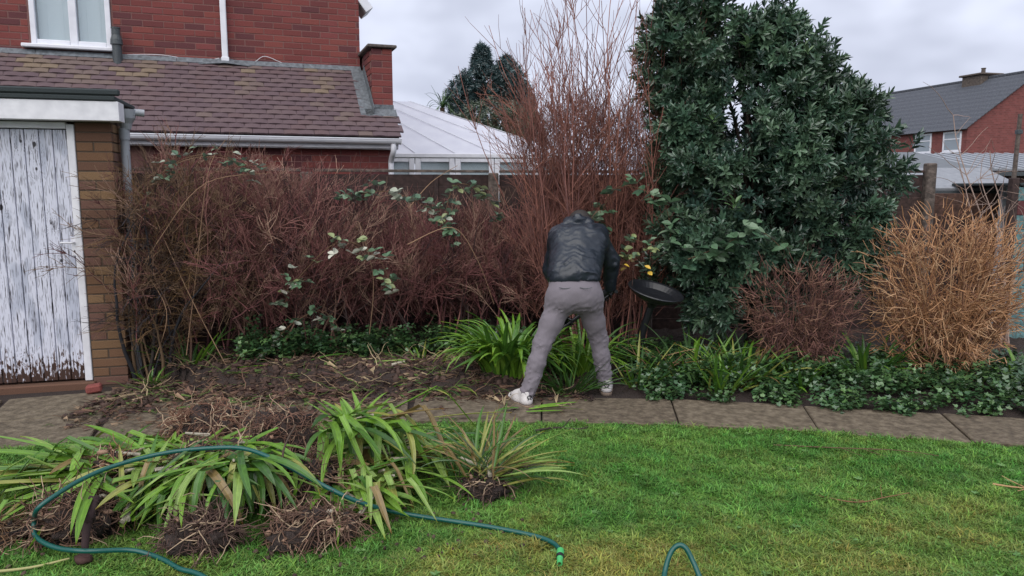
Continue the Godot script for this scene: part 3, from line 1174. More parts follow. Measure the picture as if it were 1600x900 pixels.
	b.box(Vector3(-1.955, 3.09, -1.075), Vector3(-1.865, 3.14, -0.99), 0.006)
	put("square_downpipe", b, M.white, g)
	b = Builder.new()
	b.lathe(Vector3(-3.07, 2.98, -0.96), Vector3.UP, [[0.052, 0.0], [0.05, 0.22], [0.066, 0.225], [0.062, 0.28], [0.046, 0.33], [0.046, 0.40], [0.052, 0.402], [0.052, 0.415], [0.0, 0.42]], 18)
	put("vent_pipe", b, M.dark_pipe, g)
	# loose white cables along the foot of the upper wall
	for line in [[[-4.4, 3.12], [-4.1, 3.085], [-3.6, 3.10], [-3.15, 3.07]], [[-2.98, 3.115], [-2.6, 3.13], [-2.2, 3.085], [-1.95, 3.12]], [[-1.85, 3.12], [-1.6, 3.10], [-1.45, 3.18], [-1.2, 3.1], [-0.9, 3.085]], [[-2.9, 3.10], [-2.45, 3.06], [-2.2, 3.07], [-1.98, 3.13]]]:
		var pts := []
		for p in line:
			pts.append(Vector3(p[0], p[1], -1.055))
		b = Builder.new()
		b.tube(bezier(pts, 6), 0.004, 0.004, 5)
		put("cable", b, M.fascia, g)

func conservatory() -> void:
	var c := thing("white_conservatory", "white conservatory with a pale panelled roof behind the fence", "conservatory", Vector3(0, 0, 0))
	var pale := mat(lin(0.62, 0.63, 0.69), 0.5, noise_tex(0.01, Color(0.9, 0.9, 0.92), Color(1, 1, 1), 88), 0.4)
	var apex := Vector3(-2.0, 3.22, -15.0)
	var left := Vector3(-4.5, 3.24, -14.5)
	var e0 := Vector3(-4.2, 2.13, -12.2)
	var e1 := Vector3(1.0, 2.13, -13.0)
	var e2 := Vector3(1.6, 2.13, -17.0)
	var b := Builder.new()
	var ce := Vector3(-2, 0, -15)
	b.out4(e0, e1, apex, left, ce)
	b.out3(e1, e2, apex, ce)
	b.out4(e0 - Vector3(0, 0.05, 0), e1 - Vector3(0, 0.05, 0), e2 - Vector3(0, 0.05, 0), Vector3(-4.5, 2.08, -17), ce + Vector3(0, 5, 0))
	put("roof", b, pale, c)
	for k in 9:
		var t := k / 8.0
		b = Builder.new()
		b.tube(PackedVector3Array([e0.lerp(e1, t) + Vector3(0, 0.012, 0), left.lerp(apex, t) + Vector3(0, 0.012, 0)]), 0.006, 0.006, 4)
		put("glazing_bar", b, M.white, c)
	var along := (e1 - e0).normalized()
	var across := Vector3(along.z, 0, -along.x)
	b = Builder.new()
	b.chamfer((e0 + e1) / 2 - Vector3(0, 0.035, 0), along, Vector3.UP, across, Vector3(2.64, 0.035, 0.05), 0.008)
	put("fascia", b, M.white, c)
	b = Builder.new()
	b.chamfer((e0 + e1) / 2 - Vector3(0, 1.65, 0), along, Vector3.UP, across, Vector3(2.6, 0.6, 0.06), 0.004)
	put("base_wall", b, M.brick[1], c)
	for k in 8:
		var a := e0.lerp(e1, k / 8.0)
		var e := e0.lerp(e1, (k + 1) / 8.0)
		var m := (a + e) / 2
		var w := Node3D.new()
		w.name = "window"
		c.add_child(w, true)
		b = Builder.new()
		b.chamfer(Vector3(a.x, 1.555, a.z) + along * 0.05, along, Vector3.UP, across, Vector3(0.045, 0.495, 0.04), 0.005)
		b.chamfer(Vector3(e.x, 1.555, e.z) - along * 0.05, along, Vector3.UP, across, Vector3(0.045, 0.495, 0.041), 0.005)
		b.chamfer(Vector3(m.x, 2.02, m.z), along, Vector3.UP, across, Vector3(0.23, 0.03, 0.038), 0.005)
		put("frame", b, M.white, w)
		b = Builder.new()
		b.chamfer(Vector3(m.x, 1.53, m.z), along, Vector3.UP, across, Vector3(0.228, 0.458, 0.004), 0.001)
		put("pane", b, M.glass, w)
		b = Builder.new()
		b.chamfer(Vector3(m.x, 1.53, m.z - 0.12), along, Vector3.UP, across, Vector3(0.3, 0.46, 0.004), 0.001)
		put("blind", b, mat(lin(0.33, 0.35, 0.40), 0.9) if k == 0 else M.blind, w)

func fence_z(x: float) -> float:
	if x < -0.2:
		return remap(x, -3.9, -0.2, -7.0, -8.3)
	return remap(x, -0.2, 7.0, -8.3, -8.4)

func fence() -> void:
	var f := thing("garden_fence", "dark brown overlapping-board fence behind the hedge", "fence")
	var xs := [-3.9, -2.05, -0.2, 1.5, 3.0, 4.56]
	for i in xs.size():
		var x: float = xs[i]
		var tall := 1.845 if i == 5 else 1.74
		var b := Builder.new()
		b.box(Vector3(-0.055, -0.1, -0.05), Vector3(0.055, tall, 0.05), 0.012)
		var o := put("post", b, M.post, f)
		o.position = Vector3(x, 0, fence_z(x) + 0.03)
		if i == xs.size() - 1:
			continue
		var a := Vector3(x, 0, fence_z(x))
		var e := Vector3(xs[i + 1], 0, fence_z(xs[i + 1]))
		var along := (e - a).normalized()
		var face := along.cross(Vector3.UP)
		var half := (e - a).length() / 2 - 0.06
		for k in 14:
			b = Builder.new()
			var tilt := (Vector3.UP + face * 0.1).normalized()
			b.chamfer((a + e) / 2 + Vector3(0, 0.06 + k * 0.122, 0), along, tilt, along.cross(tilt), Vector3(half, 0.073, 0.006), 0.002)
			put("board", b, M.fence[rng.randi() % 3], f)
		b = Builder.new()
		b.chamfer((a + e) / 2 + Vector3(0, 1.755, 0), along, Vector3.UP, face, Vector3(half, 0.014, 0.03), 0.004)
		put("capping", b, M.post if i < 3 else M.fence[1], f)
		for s in [0.33, 0.67]:
			b = Builder.new()
			b.chamfer(a.lerp(e, s) + Vector3(0, 0.86, 0) - face * -0.022, along, Vector3.UP, face, Vector3(0.02, 0.86, 0.012), 0.003)
			put("batten", b, M.fence[2], f)
	# the lower panel beyond the tall post
	var l := thing("low_fence_panel", "low brown board fence right of the tall wooden post", "fence")
	for k in 12:
		var b := Builder.new()
		b.chamfer(Vector3(5.2, 0.07 + k * 0.125, -8.55), Vector3.RIGHT, Vector3(0, 1, 0.1).normalized(), Vector3(0, -0.1, 1).normalized(), Vector3(0.56, 0.072, 0.007), 0.002)
		put("board", b, mat(lin(0.15, 0.078, 0.058), 0.85, mottle, 2.5) if k > 9 else M.fence[k % 3], l)
	var b2 := Builder.new()
	b2.box(Vector3(5.43, -0.1, -8.48), Vector3(5.48, 1.62, -8.42), 0.006)
	put("post", b2, M.white, l)

func beyond_the_fence() -> void:
	rng.seed = 128
	# felt-roofed sheds of the neighbours
	for s in [[Vector3(5.38, 0, -8.95), 1.0, 0.75, 1.58, 1.79, 1.0, "pale grey felt lean-to roof just behind the low fence panel", 0], [Vector3(5.1, 0, -9.8), 1.0, 1.9, 1.78, 2.08, 1.75, "dark grey felt shed roof left of the corrugated one", 1], [Vector3(7.4, 0, -10.9), 1.0, 1.8, 1.84, 2.10, 3.4, "long pale corrugated shed roof below the far house", 2]]:
		var o := thing("felt_roofed_shed", s[6], "shed", s[0], deg_to_rad(-3))
		var b := Builder.new()
		b.box(Vector3(-s[5] / 2, -0.1, -s[2]), Vector3(s[5] / 2, s[3] - 0.03, -0.03), 0.01)
		put("wall", b, M.fence[0], o)
		b = Builder.new()
		var up := Vector3(0, s[4] - s[3], -s[2]).normalized()
		var l := Vector3(0, s[4] - s[3], -s[2]).length()
		b.chamfer(Vector3(0, (s[3] + s[4]) / 2, -s[2] / 2), Vector3.RIGHT, up, Vector3.RIGHT.cross(up), Vector3(s[5] / 2 + 0.1, l / 2 + 0.08, 0.02), 0.006)
		var sheet := mat([lin(0.27, 0.285, 0.31), lin(0.15, 0.165, 0.18), lin(0.29, 0.31, 0.34)][s[7]], 0.8, noise_tex(0.02, Color(0.84, 0.84, 0.85), Color(1, 1, 1), 25), 0.9)
		put("roof", b, sheet, o)
		if s[7] == 2:
			for k in 22:
				var rb := Builder.new()
				rb.chamfer(Vector3(-1.7 + k * 0.16, (s[3] + s[4]) / 2, -s[2] / 2) + Vector3.RIGHT.cross(up) * 0.024, Vector3.RIGHT, up, Vector3.RIGHT.cross(up), Vector3(0.03, l / 2 + 0.08, 0.012), 0.01)
				put("corrugation", rb, sheet, o)
		put("fascia", slabbed(Vector3(-s[5] / 2 - 0.1, s[3] - 0.1, 0.06), Vector3(s[5] / 2 + 0.1, s[3] - 0.04, 0.08), 0.003), M.dark_pipe, o)
	var t := thing("turquoise_shed", "turquoise painted board shed at the picture's right edge", "shed", Vector3(5.32, 0, -7.75))
	var tq := mat(lin(0.17, 0.33, 0.34), 0.7, mottle, 2.0)
	for k in 11:
		put("board", slabbed(Vector3(-0.16, k * 0.145, -0.02), Vector3(1.5, k * 0.145 + 0.14, 0.0 + 0.004 * (k % 2)), 0.004), M.brick[4] if k == 9 else tq, t)
	put("corner_post", slabbed(Vector3(-0.235, -0.1, -0.07), Vector3(-0.165, 1.68, 0.012), 0.006), M.fence[2], t)
	put("roof", slabbed(Vector3(-0.16, 1.60, -1.2), Vector3(1.6, 1.63, 0.03), 0.008), M.felt, t)
	var pole := thing("grey_pole", "slim weathered grey pole rising above the sheds", "pole", Vector3(5.9, 0, -9.0))
	var pb := Builder.new()
	pb.tube(PackedVector3Array([Vector3(0, 0, 0), Vector3(0.01, 1.2, 0), Vector3(0.03, 2.43, 0)]), 0.03, 0.024, 10, true)
	put("shaft", pb, M.post, pole)
	put("bracket", slabbed(Vector3(0.0, 2.2, -0.03), Vector3(0.06, 2.25, 0.03), 0.004), M.dark_pipe, pole)
	# bare branches in front of the pole
	var sp := thing("bare_sapling", "bare pale branching sapling against the right-hand sheds", "sapling", Vector3(4.95, 0, -7.45))
	for k in 6:
		var line := wander(Vector3(rr(-0.05, 0.05), 0, 0), Vector3(rr(-0.35, 0.3), 1, rr(-0.2, 0.2)), rr(1.7, 2.4), 12, 0.14, 0.04)
		var tw := Builder.new()
		tw.col = Color(0.34, 0.25, 0.21)
		tw.tube(line, 0.011, 0.004, 5)
		for j in 14:
			tw.tube(wander(line[rng.randi_range(4, 12)], Vector3(rr(-1, 1), rr(0.1, 1), rr(-0.6, 0.6)), rr(0.2, 0.5), 5, 0.25), 0.004, 0.0018, 3)
		put("branch", tw, M.bark, sp)
	# far house, gable towards us
	var h := thing("far_brick_house", "distant red brick gabled house with a grey tiled roof", "house", Vector3(17.76, 0, -30.0), deg_to_rad(14.5))
	var b := Builder.new()
	b.box(Vector3(0.0, -0.2, -12), Vector3(6.6, 3.86, 0), 0.01)
	b.out3(Vector3(0, 3.86, 0), Vector3(6.6, 3.86, 0), Vector3(3.3, 6.1, 0), Vector3(3.3, 4, -3))
	b.out3(Vector3(0, 3.86, -12), Vector3(6.6, 3.86, -12), Vector3(3.3, 6.1, -12), Vector3(3.3, 4, -3))
	put("wall", b, mat(lin(1, 1, 1), 0.9, far_bricks(), 0.9), h)
	var rf := Node3D.new()
	rf.name = "roof"
	h.add_child(rf)
	for s in [-1, 1]:
		var up := Vector3(-s * 3.5, 2.38, 0).normalized()
		for k in 24:
			b = Builder.new()
			var out: Vector3 = up.cross(Vector3.BACK) * -s
			b.chamfer(Vector3(3.3 + s * 3.5, 3.80, -6) + up * (k + 0.5) * 0.1765, Vector3.BACK, (up - out * 0.1).normalized(), out, Vector3(6.12, 0.1, 0.014), 0.003)
			put("tile_course", b, M.slate[k % 2], rf)
	put("ridge", slabbed(Vector3(3.15, 6.1, -12.1), Vector3(3.45, 6.22, 0.1), 0.05), M.slate[0], rf)
	for t0 in [0.25, 1.75]:
		var w := Node3D.new()
		w.name = "window"
		h.add_child(w, true)
		b = Builder.new()
		var z1: float = -t0
		var z0: float = -t0 - 0.9
		b.box(Vector3(-0.04, 2.95, z0), Vector3(0.02, 3.02, z1), 0.01)
		b.box(Vector3(-0.04, 3.68, z0), Vector3(0.02, 3.75, z1), 0.01)
		b.box(Vector3(-0.04, 3.021, z0), Vector3(0.02, 3.679, z0 + 0.07), 0.01)
		b.box(Vector3(-0.04, 3.021, z1 - 0.07), Vector3(0.02, 3.679, z1), 0.01)
		b.box(Vector3(-0.035, 3.42, z0 + 0.071), Vector3(0.02, 3.47, z1 - 0.071), 0.01)
		put("frame", b, M.white, w)
		put("pane", slabbed(Vector3(-0.02, 3.02, z0 + 0.06), Vector3(-0.012, 3.69, z1 - 0.06), 0.001), mat(lin(0.25, 0.29, 0.33), 0.1), w)
		put("sill", slabbed(Vector3(-0.09, 2.90, z0 - 0.04), Vector3(0.0, 2.945, z1 + 0.04), 0.01), M.white, w)
	b = Builder.new()
	b.box(Vector3(2.8, 5.7, -3.3), Vector3(3.8, 6.28, -2.3), 0.02)
	b.box(Vector3(2.7, 6.281, -3.4), Vector3(3.9, 6.36, -2.2), 0.02)
	put("chimney", b, M.post, rf)
	b = Builder.new()
	b.lathe(Vector3(3.4, 6.36, -2.8), Vector3.UP, [[0.09, 0.0], [0.08, 0.24], [0.1, 0.25], [0.1, 0.28], [0.0, 0.28]], 12)
	put("chimney_pot", b, M.post, rf)
	# trees beyond the conservatory
	var needle := Builder.new()
	for k in 26:
		var d := Vector3(rr(-1, 1), rr(-0.9, 0.7), rr(-1, 1)).normalized()
		var s := d.cross(Vector3(rr(-1, 1), rr(-1, 1), rr(-1, 1))).normalized() * 0.03
		needle.col = Color(1, 1, 1) * rr(0.6, 1.3)
		needle.tri(d * 0.04 - s, d * rr(0.2, 0.34), d * 0.04 + s)
	crown_tree("dark_conifer", "dark blue-green conifer rising behind the white conservatory", Vector3(-0.75, 0, -22), [[Vector3(0.0, 4.5, 0), Vector3(0.62, 0.62, 0.6)], [Vector3(-0.1, 5.05, 0), Vector3(0.22, 0.5, 0.25)], [Vector3(0.62, 4.4, 0.2), Vector3(0.5, 0.62, 0.5)], [Vector3(0.95, 3.9, 0.2), Vector3(0.4, 0.7, 0.5)], [Vector3(0.6, 4.85, 0), Vector3(0.2, 0.35, 0.2)], [Vector3(-0.65, 3.9, 0), Vector3(0.5, 0.75, 0.5)], [Vector3(0.2, 3.3, 0), Vector3(1.1, 0.9, 0.7)]], needle.mesh(), 2600, Color(0.042, 0.078, 0.08), 0.5)
	crown_tree("grey_green_bush", "grey-green bush in front of the dark conifer", Vector3(-0.45, 0, -20), [[Vector3(0.0, 3.25, 0), Vector3(0.95, 0.55, 0.5)], [Vector3(-0.85, 2.9, 0), Vector3(0.5, 0.5, 0.5)], [Vector3(0.75, 3.0, 0), Vector3(0.5, 0.65, 0.5)]], needle.mesh(), 900, Color(0.085, 0.115, 0.07), 0.42)
	var pl := thing("spiky_palm", "small spiky palm poking up beside the conifer", "palm", Vector3(-1.85, 0, -20.5))
	var tr := Builder.new()
	tr.col = Color(0.1, 0.07, 0.05)
	tr.tube(PackedVector3Array([Vector3.ZERO, Vector3(0.03, 1.9, 0), Vector3(0, 3.65, 0)]), 0.09, 0.07, 8)
	put("trunk", tr, M.bark, pl)
	for k in 34:
		var q := put("frond", straps[rng.randi() % 6], M.strap[7], pl)
		var el := rr(-0.2, 1.4)
		q.transform = strap_frame(Vector3(0, 3.65, 0), rr(0, TAU), el, rr(0.45, 0.75), 0.035, 0.0)

# far brickwork, too small to tell the bricks apart
func far_bricks() -> ImageTexture:
	var im := Image.create(128, 128, false, Image.FORMAT_RGB8)
	for y in 128:
		for x in 128:
			var row := y / 8
			var cell := (x + (8 if row % 2 else 0)) / 16
			var k := 0.75 + 0.5 * fposmod(sin(row * 12.7 + (cell % 8) * 78.2) * 437.5, 1.0)
			var c := lin(0.175 * k, 0.05 * k, 0.045 * k)
			if y % 8 == 0 or (x + (8 if row % 2 else 0)) % 16 == 0:
				c = lin(0.19, 0.095, 0.085)
			im.set_pixel(x, y, c)
	return ImageTexture.create_from_image(im)

func crown_tree(called: String, label: String, at: Vector3, blobs: Array, clump: Mesh, count: int, tint: Color, size: float) -> void:
	var t := thing(called, label, "tree" if called != "grey_green_bush" else "bush", at)
	var b := Builder.new()
	b.col = Color(0.06, 0.045, 0.035)
	b.tube(PackedVector3Array([Vector3.ZERO, Vector3(0.05, 1.5, 0), Vector3(0, 3.6, 0)]), 0.16, 0.06, 8)
	for bl in blobs:
		b.tube(PackedVector3Array([Vector3(0.03, 2.2, 0), (bl[0] as Vector3) * Vector3(0.5, 0.85, 0.5) + Vector3(0, 0.1, 0), bl[0]]), 0.05, 0.015, 5)
	put("trunk", b, M.bark, t)
	var where := []
	var tints := []
	while where.size() < count:
		var bl: Array = blobs[rng.randi() % blobs.size()]
		var d := Vector3(rr(-1, 1), rr(-1, 1), rr(-1, 1))
		if d.length() > 1.0 or d.length() < 0.35:
			continue
		where.append(Transform3D(Basis.from_euler(Vector3(rr(-0.6, 0.6), rr(0, TAU), rr(-0.6, 0.6))).scaled(Vector3.ONE * size * rr(0.6, 1.25)), bl[0] + d * bl[1] * (1.0 + 0.2 * rng.randf())))
		tints.append(tint * rr(0.6, 1.4))
	many("crown", clump, M.gloss_leaf, where, tints, t)

# ---------------------------------------------------------------- plants

# strap leaves of length 1 along +x, bending down by different amounts, folded along the midrib
func make_straps() -> void:
	for bend in [0.15, 0.6, 1.1, 1.6, 2.2, 2.8, 0.35, 1.35]:
		var b := Builder.new()
		var rows := 9
		var p := Vector2.ZERO
		var line := [p]
		var kink: bool = bend == 1.35
		var rowv := []
		for i in rows + 1:
			var s := float(i) / rows
			var an: float = -bend * pow(s, 1.6)
			if kink:
				an = -0.1 - bend * smoothstep(0.45, 0.6, s)
			var dir := Vector2(cos(an), sin(an))
			if i > 0:
				p += dir / rows
				line.append(p)
			var w := lerpf(0.55, 1.0, smoothstep(0.0, 0.25, s)) * (1.0 - pow(s, 4.0) * 0.97)
			var nrm := Vector3(-dir.y, dir.x, 0)
			var sway := 0.35 * sin(s * 2.4 + bend)
			rowv.append([Vector3(p.x, p.y, -w * 0.5 + sway) + nrm * 0.006, Vector3(p.x, p.y, sway) - nrm * 0.004 * w, Vector3(p.x, p.y, w * 0.5 + sway) + nrm * 0.006])
		for i in rows:
			for k in 2:
				b.tri(rowv[i][k], rowv[i + 1][k], rowv[i + 1][k + 1])
				b.tri(rowv[i][k], rowv[i + 1][k + 1], rowv[i][k + 1])
				var u0 := k * 0.5
				var y0 := float(i) / rows
				var y1 := float(i + 1) / rows
				var at := b.t.size() - 6
				for q in [[u0, y0], [u0, y1], [u0 + 0.5, y1], [u0, y0], [u0 + 0.5, y1], [u0 + 0.5, y0]]:
					b.t[at] = Vector2(q[0], q[1])
					at += 1
		straps.append(b.mesh())
		strap_lines.append(line)

func strap_frame(base: Vector3, yaw: float, elev: float, length: float, width: float, roll: float) -> Transform3D:
	var x := Vector3(cos(elev) * cos(yaw), sin(elev), -cos(elev) * sin(yaw))
	var z := Vector3(sin(yaw), 0, cos(yaw)).rotated(x, roll)
	var y := z.cross(x)
	return Transform3D(Basis(x * length, y * length, z * width), base)

# one strap leaf as a part; it is raised until it clears the ground
func strap(parent: Node3D, base: Vector3, yaw: float, elev: float, length: float, width: float, shape: int, tone: int, floor_y := 0.01) -> void:
	for k in 14:
		var low := 99.0
		for q in strap_lines[shape]:
			low = minf(low, base.y + (q.x * sin(elev) + q.y * cos(elev)) * length)
		if low + parent.position.y > floor_y:
			break
		elev += 0.1
	var o := put("leaf", straps[shape], M.strap[tone], parent)
	o.transform = strap_frame(base, yaw, elev, length, width, rr(-0.35, 0.35))

func strap_clump(called: String, label: String, at: Vector3, count: int, spread: float, len0: float, len1: float, width: float, tones: Array, shapes: Array, el0: float, el1: float, group := "") -> Node3D:
	var t := thing(called, label, "plant", at, 0.0, group)
	for k in count:
		var an := rr(0, TAU)
		var r := spread * sqrt(rng.randf())
		var out := an + rr(-0.7, 0.7)
		strap(t, Vector3(cos(an) * r, 0.0, -sin(an) * r * 0.7), out, lerpf(el1, el0, r / spread) + rr(-0.12, 0.12), rr(len0, len1), width * rr(0.75, 1.2), shapes[rng.randi() % shapes.size()], tones[rng.randi() % tones.size()], -0.09)
	return t

# a twig with side twigs, growing along +y
func spray(length: float, sides: int, r: float, bend: float) -> Builder:
	var b := Builder.new()
	var line := wander(Vector3.ZERO, Vector3.UP, length, 6, bend)
	b.col = Color(1, 1, 1)
	b.tube(line, r, r * 0.45, 3)
	for k in sides:
		var i := rng.randi_range(1, 5)
		var d := (line[i + 1] - line[i]).normalized()
		var o := (d + Vector3(rr(-1, 1), rr(-0.4, 0.8), rr(-1, 1)) * 0.9).normalized()
		b.col = Color(1, 1, 1) * rr(0.6, 1.35)
		var side := wander(line[i], o, length * rr(0.2, 0.5), 4, bend * 1.2, 0.05)
		b.tube(side, r * 0.55, r * 0.3, 3)
		if rng.randf() < 0.6:
			b.tube(wander(side[2], (o + Vector3(rr(-1, 1), rr(-0.5, 1), rr(-1, 1))).normalized(), length * rr(0.1, 0.22), 3, bend), r * 0.42, r * 0.25, 3)
	return b

func hedge_top(x: float) -> float:
	return 1.36 + 0.5 * smoothstep(-1.2, -2.2, x) - 0.1 * smoothstep(-3.0, -3.4, x) - 0.15 * smoothstep(-0.4, 0.4, x) + 0.09 * hills.get_noise_2d(x * 3.0, 2.0)

func hedge() -> void:
	rng.seed = 135
	var h := thing("bare_hedge", "overgrown red-brown leafless hedge along the fence", "hedge")
	var shapes := []
	for k in 6:
		shapes.append(spray(rr(0.42, 0.6), 11, 0.0047, 0.26).mesh())
	var tones := [Color(0.225, 0.09, 0.088), Color(0.165, 0.07, 0.07), Color(0.31, 0.15, 0.13), Color(0.065, 0.036, 0.038), Color(0.42, 0.27, 0.2), Color(0.19, 0.08, 0.075), Color(0.26, 0.14, 0.115)]
	var sets := [[], [], [], [], [], []]
	var cols := [[], [], [], [], [], []]
	for i in 2900:
		var x := rr(-3.2, 1.1)
		var zc := fence_z(x) + 0.62 + (0.18 if x < -1.5 else 0.0)
		var top := hedge_top(x)
		var deep := 0.55
		var off := rr(-1, 1)
		var z := zc + off * deep
		var y := 0.12 + (top - 0.45) * pow(rng.randf(), 0.8)
		if off > 0.45 and y < 0.35:
			y += 0.35
		if off > 0.0 and y > top - 0.6 and rng.randf() < off:
			y -= 0.25
		var lean := Vector3(rr(-0.8, 0.8), rr(0.35, 1.5), rr(-0.6, 0.7) + 0.3 * off).normalized()
		var s := rr(0.65, 1.15)
		var k := rng.randi() % 6
		var basis := Basis(Quaternion(Vector3.UP, lean)) * Basis(Vector3.UP, rr(0, TAU))
		sets[k].append(Transform3D(basis.scaled(Vector3.ONE * s), Vector3(x, y, z)))
		var c: Color = tones[rng.randi() % tones.size()]
		if x < -2.3 and rng.randf() < 0.5:
			c = Color(0.24, 0.155, 0.10)
		cols[k].append(c * rr(0.75, 1.25))
	for k in 6:
		many("twigs", shapes[k], M.bark, sets[k], cols[k], h)
	for i in 46:
		var x := rr(-3.1, 1.0)
		var b := Builder.new()
		b.col = tones[i % 4] * 0.9
		b.tube(wander(Vector3(x, 0.0, fence_z(x) + rr(0.45, 1.0)), Vector3(rr(-0.25, 0.25), 1, rr(-0.1, 0.3)), hedge_top(x) * rr(0.7, 1.0), 9, 0.12, 0.03), rr(0.008, 0.016), 0.004, 5)
		put("stem", b, M.bark, h)
	# thicker branches that show on the near side
	for i in 20:
		var x := rr(-3.0, 0.2)
		var b := Builder.new()
		b.col = [Color(0.09, 0.06, 0.055), Color(0.20, 0.12, 0.09), Color(0.13, 0.07, 0.06)][i % 3]
		var line := wander(Vector3(x, 0.0, fence_z(x) + rr(1.0, 1.2)), Vector3(rr(-0.4, 0.4), 1, rr(-0.15, 0.15)), hedge_top(x) * rr(0.55, 0.9), 9, 0.15, 0.03)
		b.tube(line, rr(0.008, 0.013), 0.004, 5)
		for j in 5:
			b.tube(wander(line[rng.randi_range(3, 8)], Vector3(rr(-1, 1), rr(0.3, 1), rr(-0.3, 0.5)), rr(0.2, 0.5), 6, 0.2, 0.03), 0.005, 0.002, 4)
		put("branch", b, M.bark, h)
	# long pale canes that stand out of the tangle
	for c in [[[-2.62, 0.25, -5.95], [-2.55, 0.9, -5.98], [-2.38, 1.75, -6.05], [-2.3, 1.95, -6.2]], [[-2.35, 0.1, -6.1], [-2.62, 0.8, -6.0], [-2.85, 1.4, -6.05], [-2.95, 1.65, -6.1]], [[-3.05, 0.75, -5.95], [-2.75, 1.25, -5.9], [-2.45, 1.6, -6.0], [-2.0, 1.75, -6.3]], [[-1.25, 0.3, -6.5], [-1.2, 0.8, -6.45], [-1.28, 1.15, -6.45], [-1.34, 1.3, -6.5]], [[-0.9, 1.1, -6.5], [-0.55, 1.25, -6.6], [-0.3, 0.95, -6.7], [-0.2, 0.5, -6.8]], [[-0.95, 1.4, -7.0], [-0.7, 1.65, -7.1], [-0.5, 1.82, -7.2]], [[-2.9, 0.2, -6.0], [-2.8, 0.6, -5.9], [-2.95, 1.1, -5.95], [-2.85, 1.45, -5.95]], [[-3.15, 1.2, -6.2], [-2.9, 1.65, -6.1], [-2.55, 1.85, -6.15], [-2.2, 1.8, -6.4]]]:
		var pts := []
		for p in c:
			pts.append(Vector3(p[0], p[1], p[2]))
		var b := Builder.new()
		b.col = Color(0.30, 0.19, 0.12) * rr(0.75, 1.1)
		for q in range(1, pts.size()):
			pts[q] += Vector3(rr(-0.05, 0.05), rr(-0.06, 0.06), rr(-0.08, 0.0))
		b.tube(bezier(pts, 6), 0.0042, 0.0022, 5)
		put("cane", b, M.bark, h)
	# the dark twiggy stump at the downpipe
	var d := thing("dark_climber", "dark twiggy climber around the foot of the grey downpipe", "climber", Vector3(-2.98, 0, -6.12))
	for k in 16:
		var b := Builder.new()
		b.col = [Color(0.03, 0.028, 0.032), Color(0.05, 0.04, 0.038), Color(0.15, 0.10, 0.06)][k % 3]
		b.tube(wander(Vector3(rr(-0.12, 0.14), 0, rr(-0.08, 0.1)), Vector3(rr(-0.25, 0.25), 1, rr(-0.1, 0.2)), rr(0.6, 1.5), 10, 0.16), rr(0.007, 0.018), 0.004, 5)
		put("stem", b, M.bark, d)
	var where := []
	var tints := []
	for k in 170:
		where.append(Transform3D(Basis(Quaternion(Vector3.UP, Vector3(rr(-1, 1), rr(-0.2, 1), rr(-0.6, 0.9)).normalized())).scaled(Vector3.ONE * rr(0.5, 0.85)), Vector3(rr(-0.16, 0.28), rr(0.15, 1.5), rr(-0.12, 0.12))))
		tints.append([Color(0.05, 0.042, 0.045), Color(0.20, 0.12, 0.06), Color(0.10, 0.065, 0.045)][rng.randi() % 3])
	many("twigs", shapes[2], M.bark, where, tints, d)

func tall_shrub() -> void:
	rng.seed = 142
	var t := thing("tall_red_stemmed_shrub", "tall fan of bare reddish stems between hedge and evergreen", "shrub", Vector3(0.82, 0, -7.1))
	for k in 92:
		var b := Builder.new()
		var fan := rr(-1, 1)
		var base := Vector3(fan * 0.46, 0.05, rr(-0.3, 0.3))
		var hgt := rr(2.2, 3.9) * (1.0 - 0.22 * absf(fan))
		var k2 := rng.randf()
		b.col = Color(0.36, 0.16, 0.12).lerp(Color(0.17, 0.085, 0.08), k2) * rr(0.85, 1.2)
		var line := wander(base, Vector3(fan * 0.13 + rr(-0.16, 0.13), 1, rr(-0.08, 0.1)), hgt, 14, 0.085, 0.02)
		b.tube(line, rr(0.005, 0.009), 0.0032, 4)
		for j in rng.randi_range(9, 17):
			var i := rng.randi_range(4, 13)
			var dir := (line[i] - line[i - 1]).normalized()
			var side := wander(line[i], dir + Vector3(rr(-0.8, 0.8), rr(-0.1, 0.2), rr(-0.7, 0.7)), rr(0.2, 0.6), 5, 0.13, 0.06)
			b.tube(side, 0.0036, 0.0016, 3)
			if rng.randf() < 0.7:
				b.tube(wander(side[2], dir + Vector3(rr(-0.8, 0.8), rr(-0.2, 0.3), rr(-0.7, 0.7)), rr(0.12, 0.3), 3, 0.15, 0.05), 0.0026, 0.0014, 3)
		put("stem", b, M.bark, t)
	var sh := [spray(0.5, 9, 0.004, 0.16).mesh(), spray(0.6, 8, 0.004, 0.14).mesh()]
	for k in 2:
		var where := []
		var tints := []
		for i in 360:
			var y := rr(0.3, 2.2)
			where.append(Transform3D((Basis(Quaternion(Vector3.UP, Vector3(rr(-1.1, 1.1), 1, rr(-0.7, 0.9)).normalized())) * Basis(Vector3.UP, rr(0, TAU))).scaled(Vector3.ONE * rr(0.7, 1.1)), Vector3(rr(-0.75, 0.6) * (0.85 + 0.1 * y), y, rr(-0.35, 0.35))))
			tints.append(Color(0.34, 0.155, 0.115).lerp(Color(0.16, 0.075, 0.065), rng.randf()))
		many("twigs", sh[k], M.bark, where, tints, t)

# one pointed oval leaf along +x, length 1
func oval_leaf(fat: float, curl: float) -> Builder:
	var b := Builder.new()
	var prev := []
	for i in 5:
		var s := i / 4.0
		var w := fat * pow(sin(PI * clampf(s * 0.94 + 0.03, 0, 1)), 0.8) * 0.5
		var y := curl * (s - s * s) - curl * 0.4 * s
		var row := [Vector3(s, y + w * 0.35, -w), Vector3(s, y, 0), Vector3(s, y + w * 0.35, w)]
		if i > 0:
			for k in 2:
				b.tri(prev[k], row[k], row[k + 1])
				b.tri(prev[k], row[k + 1], prev[k + 1])
		prev = row
	return b

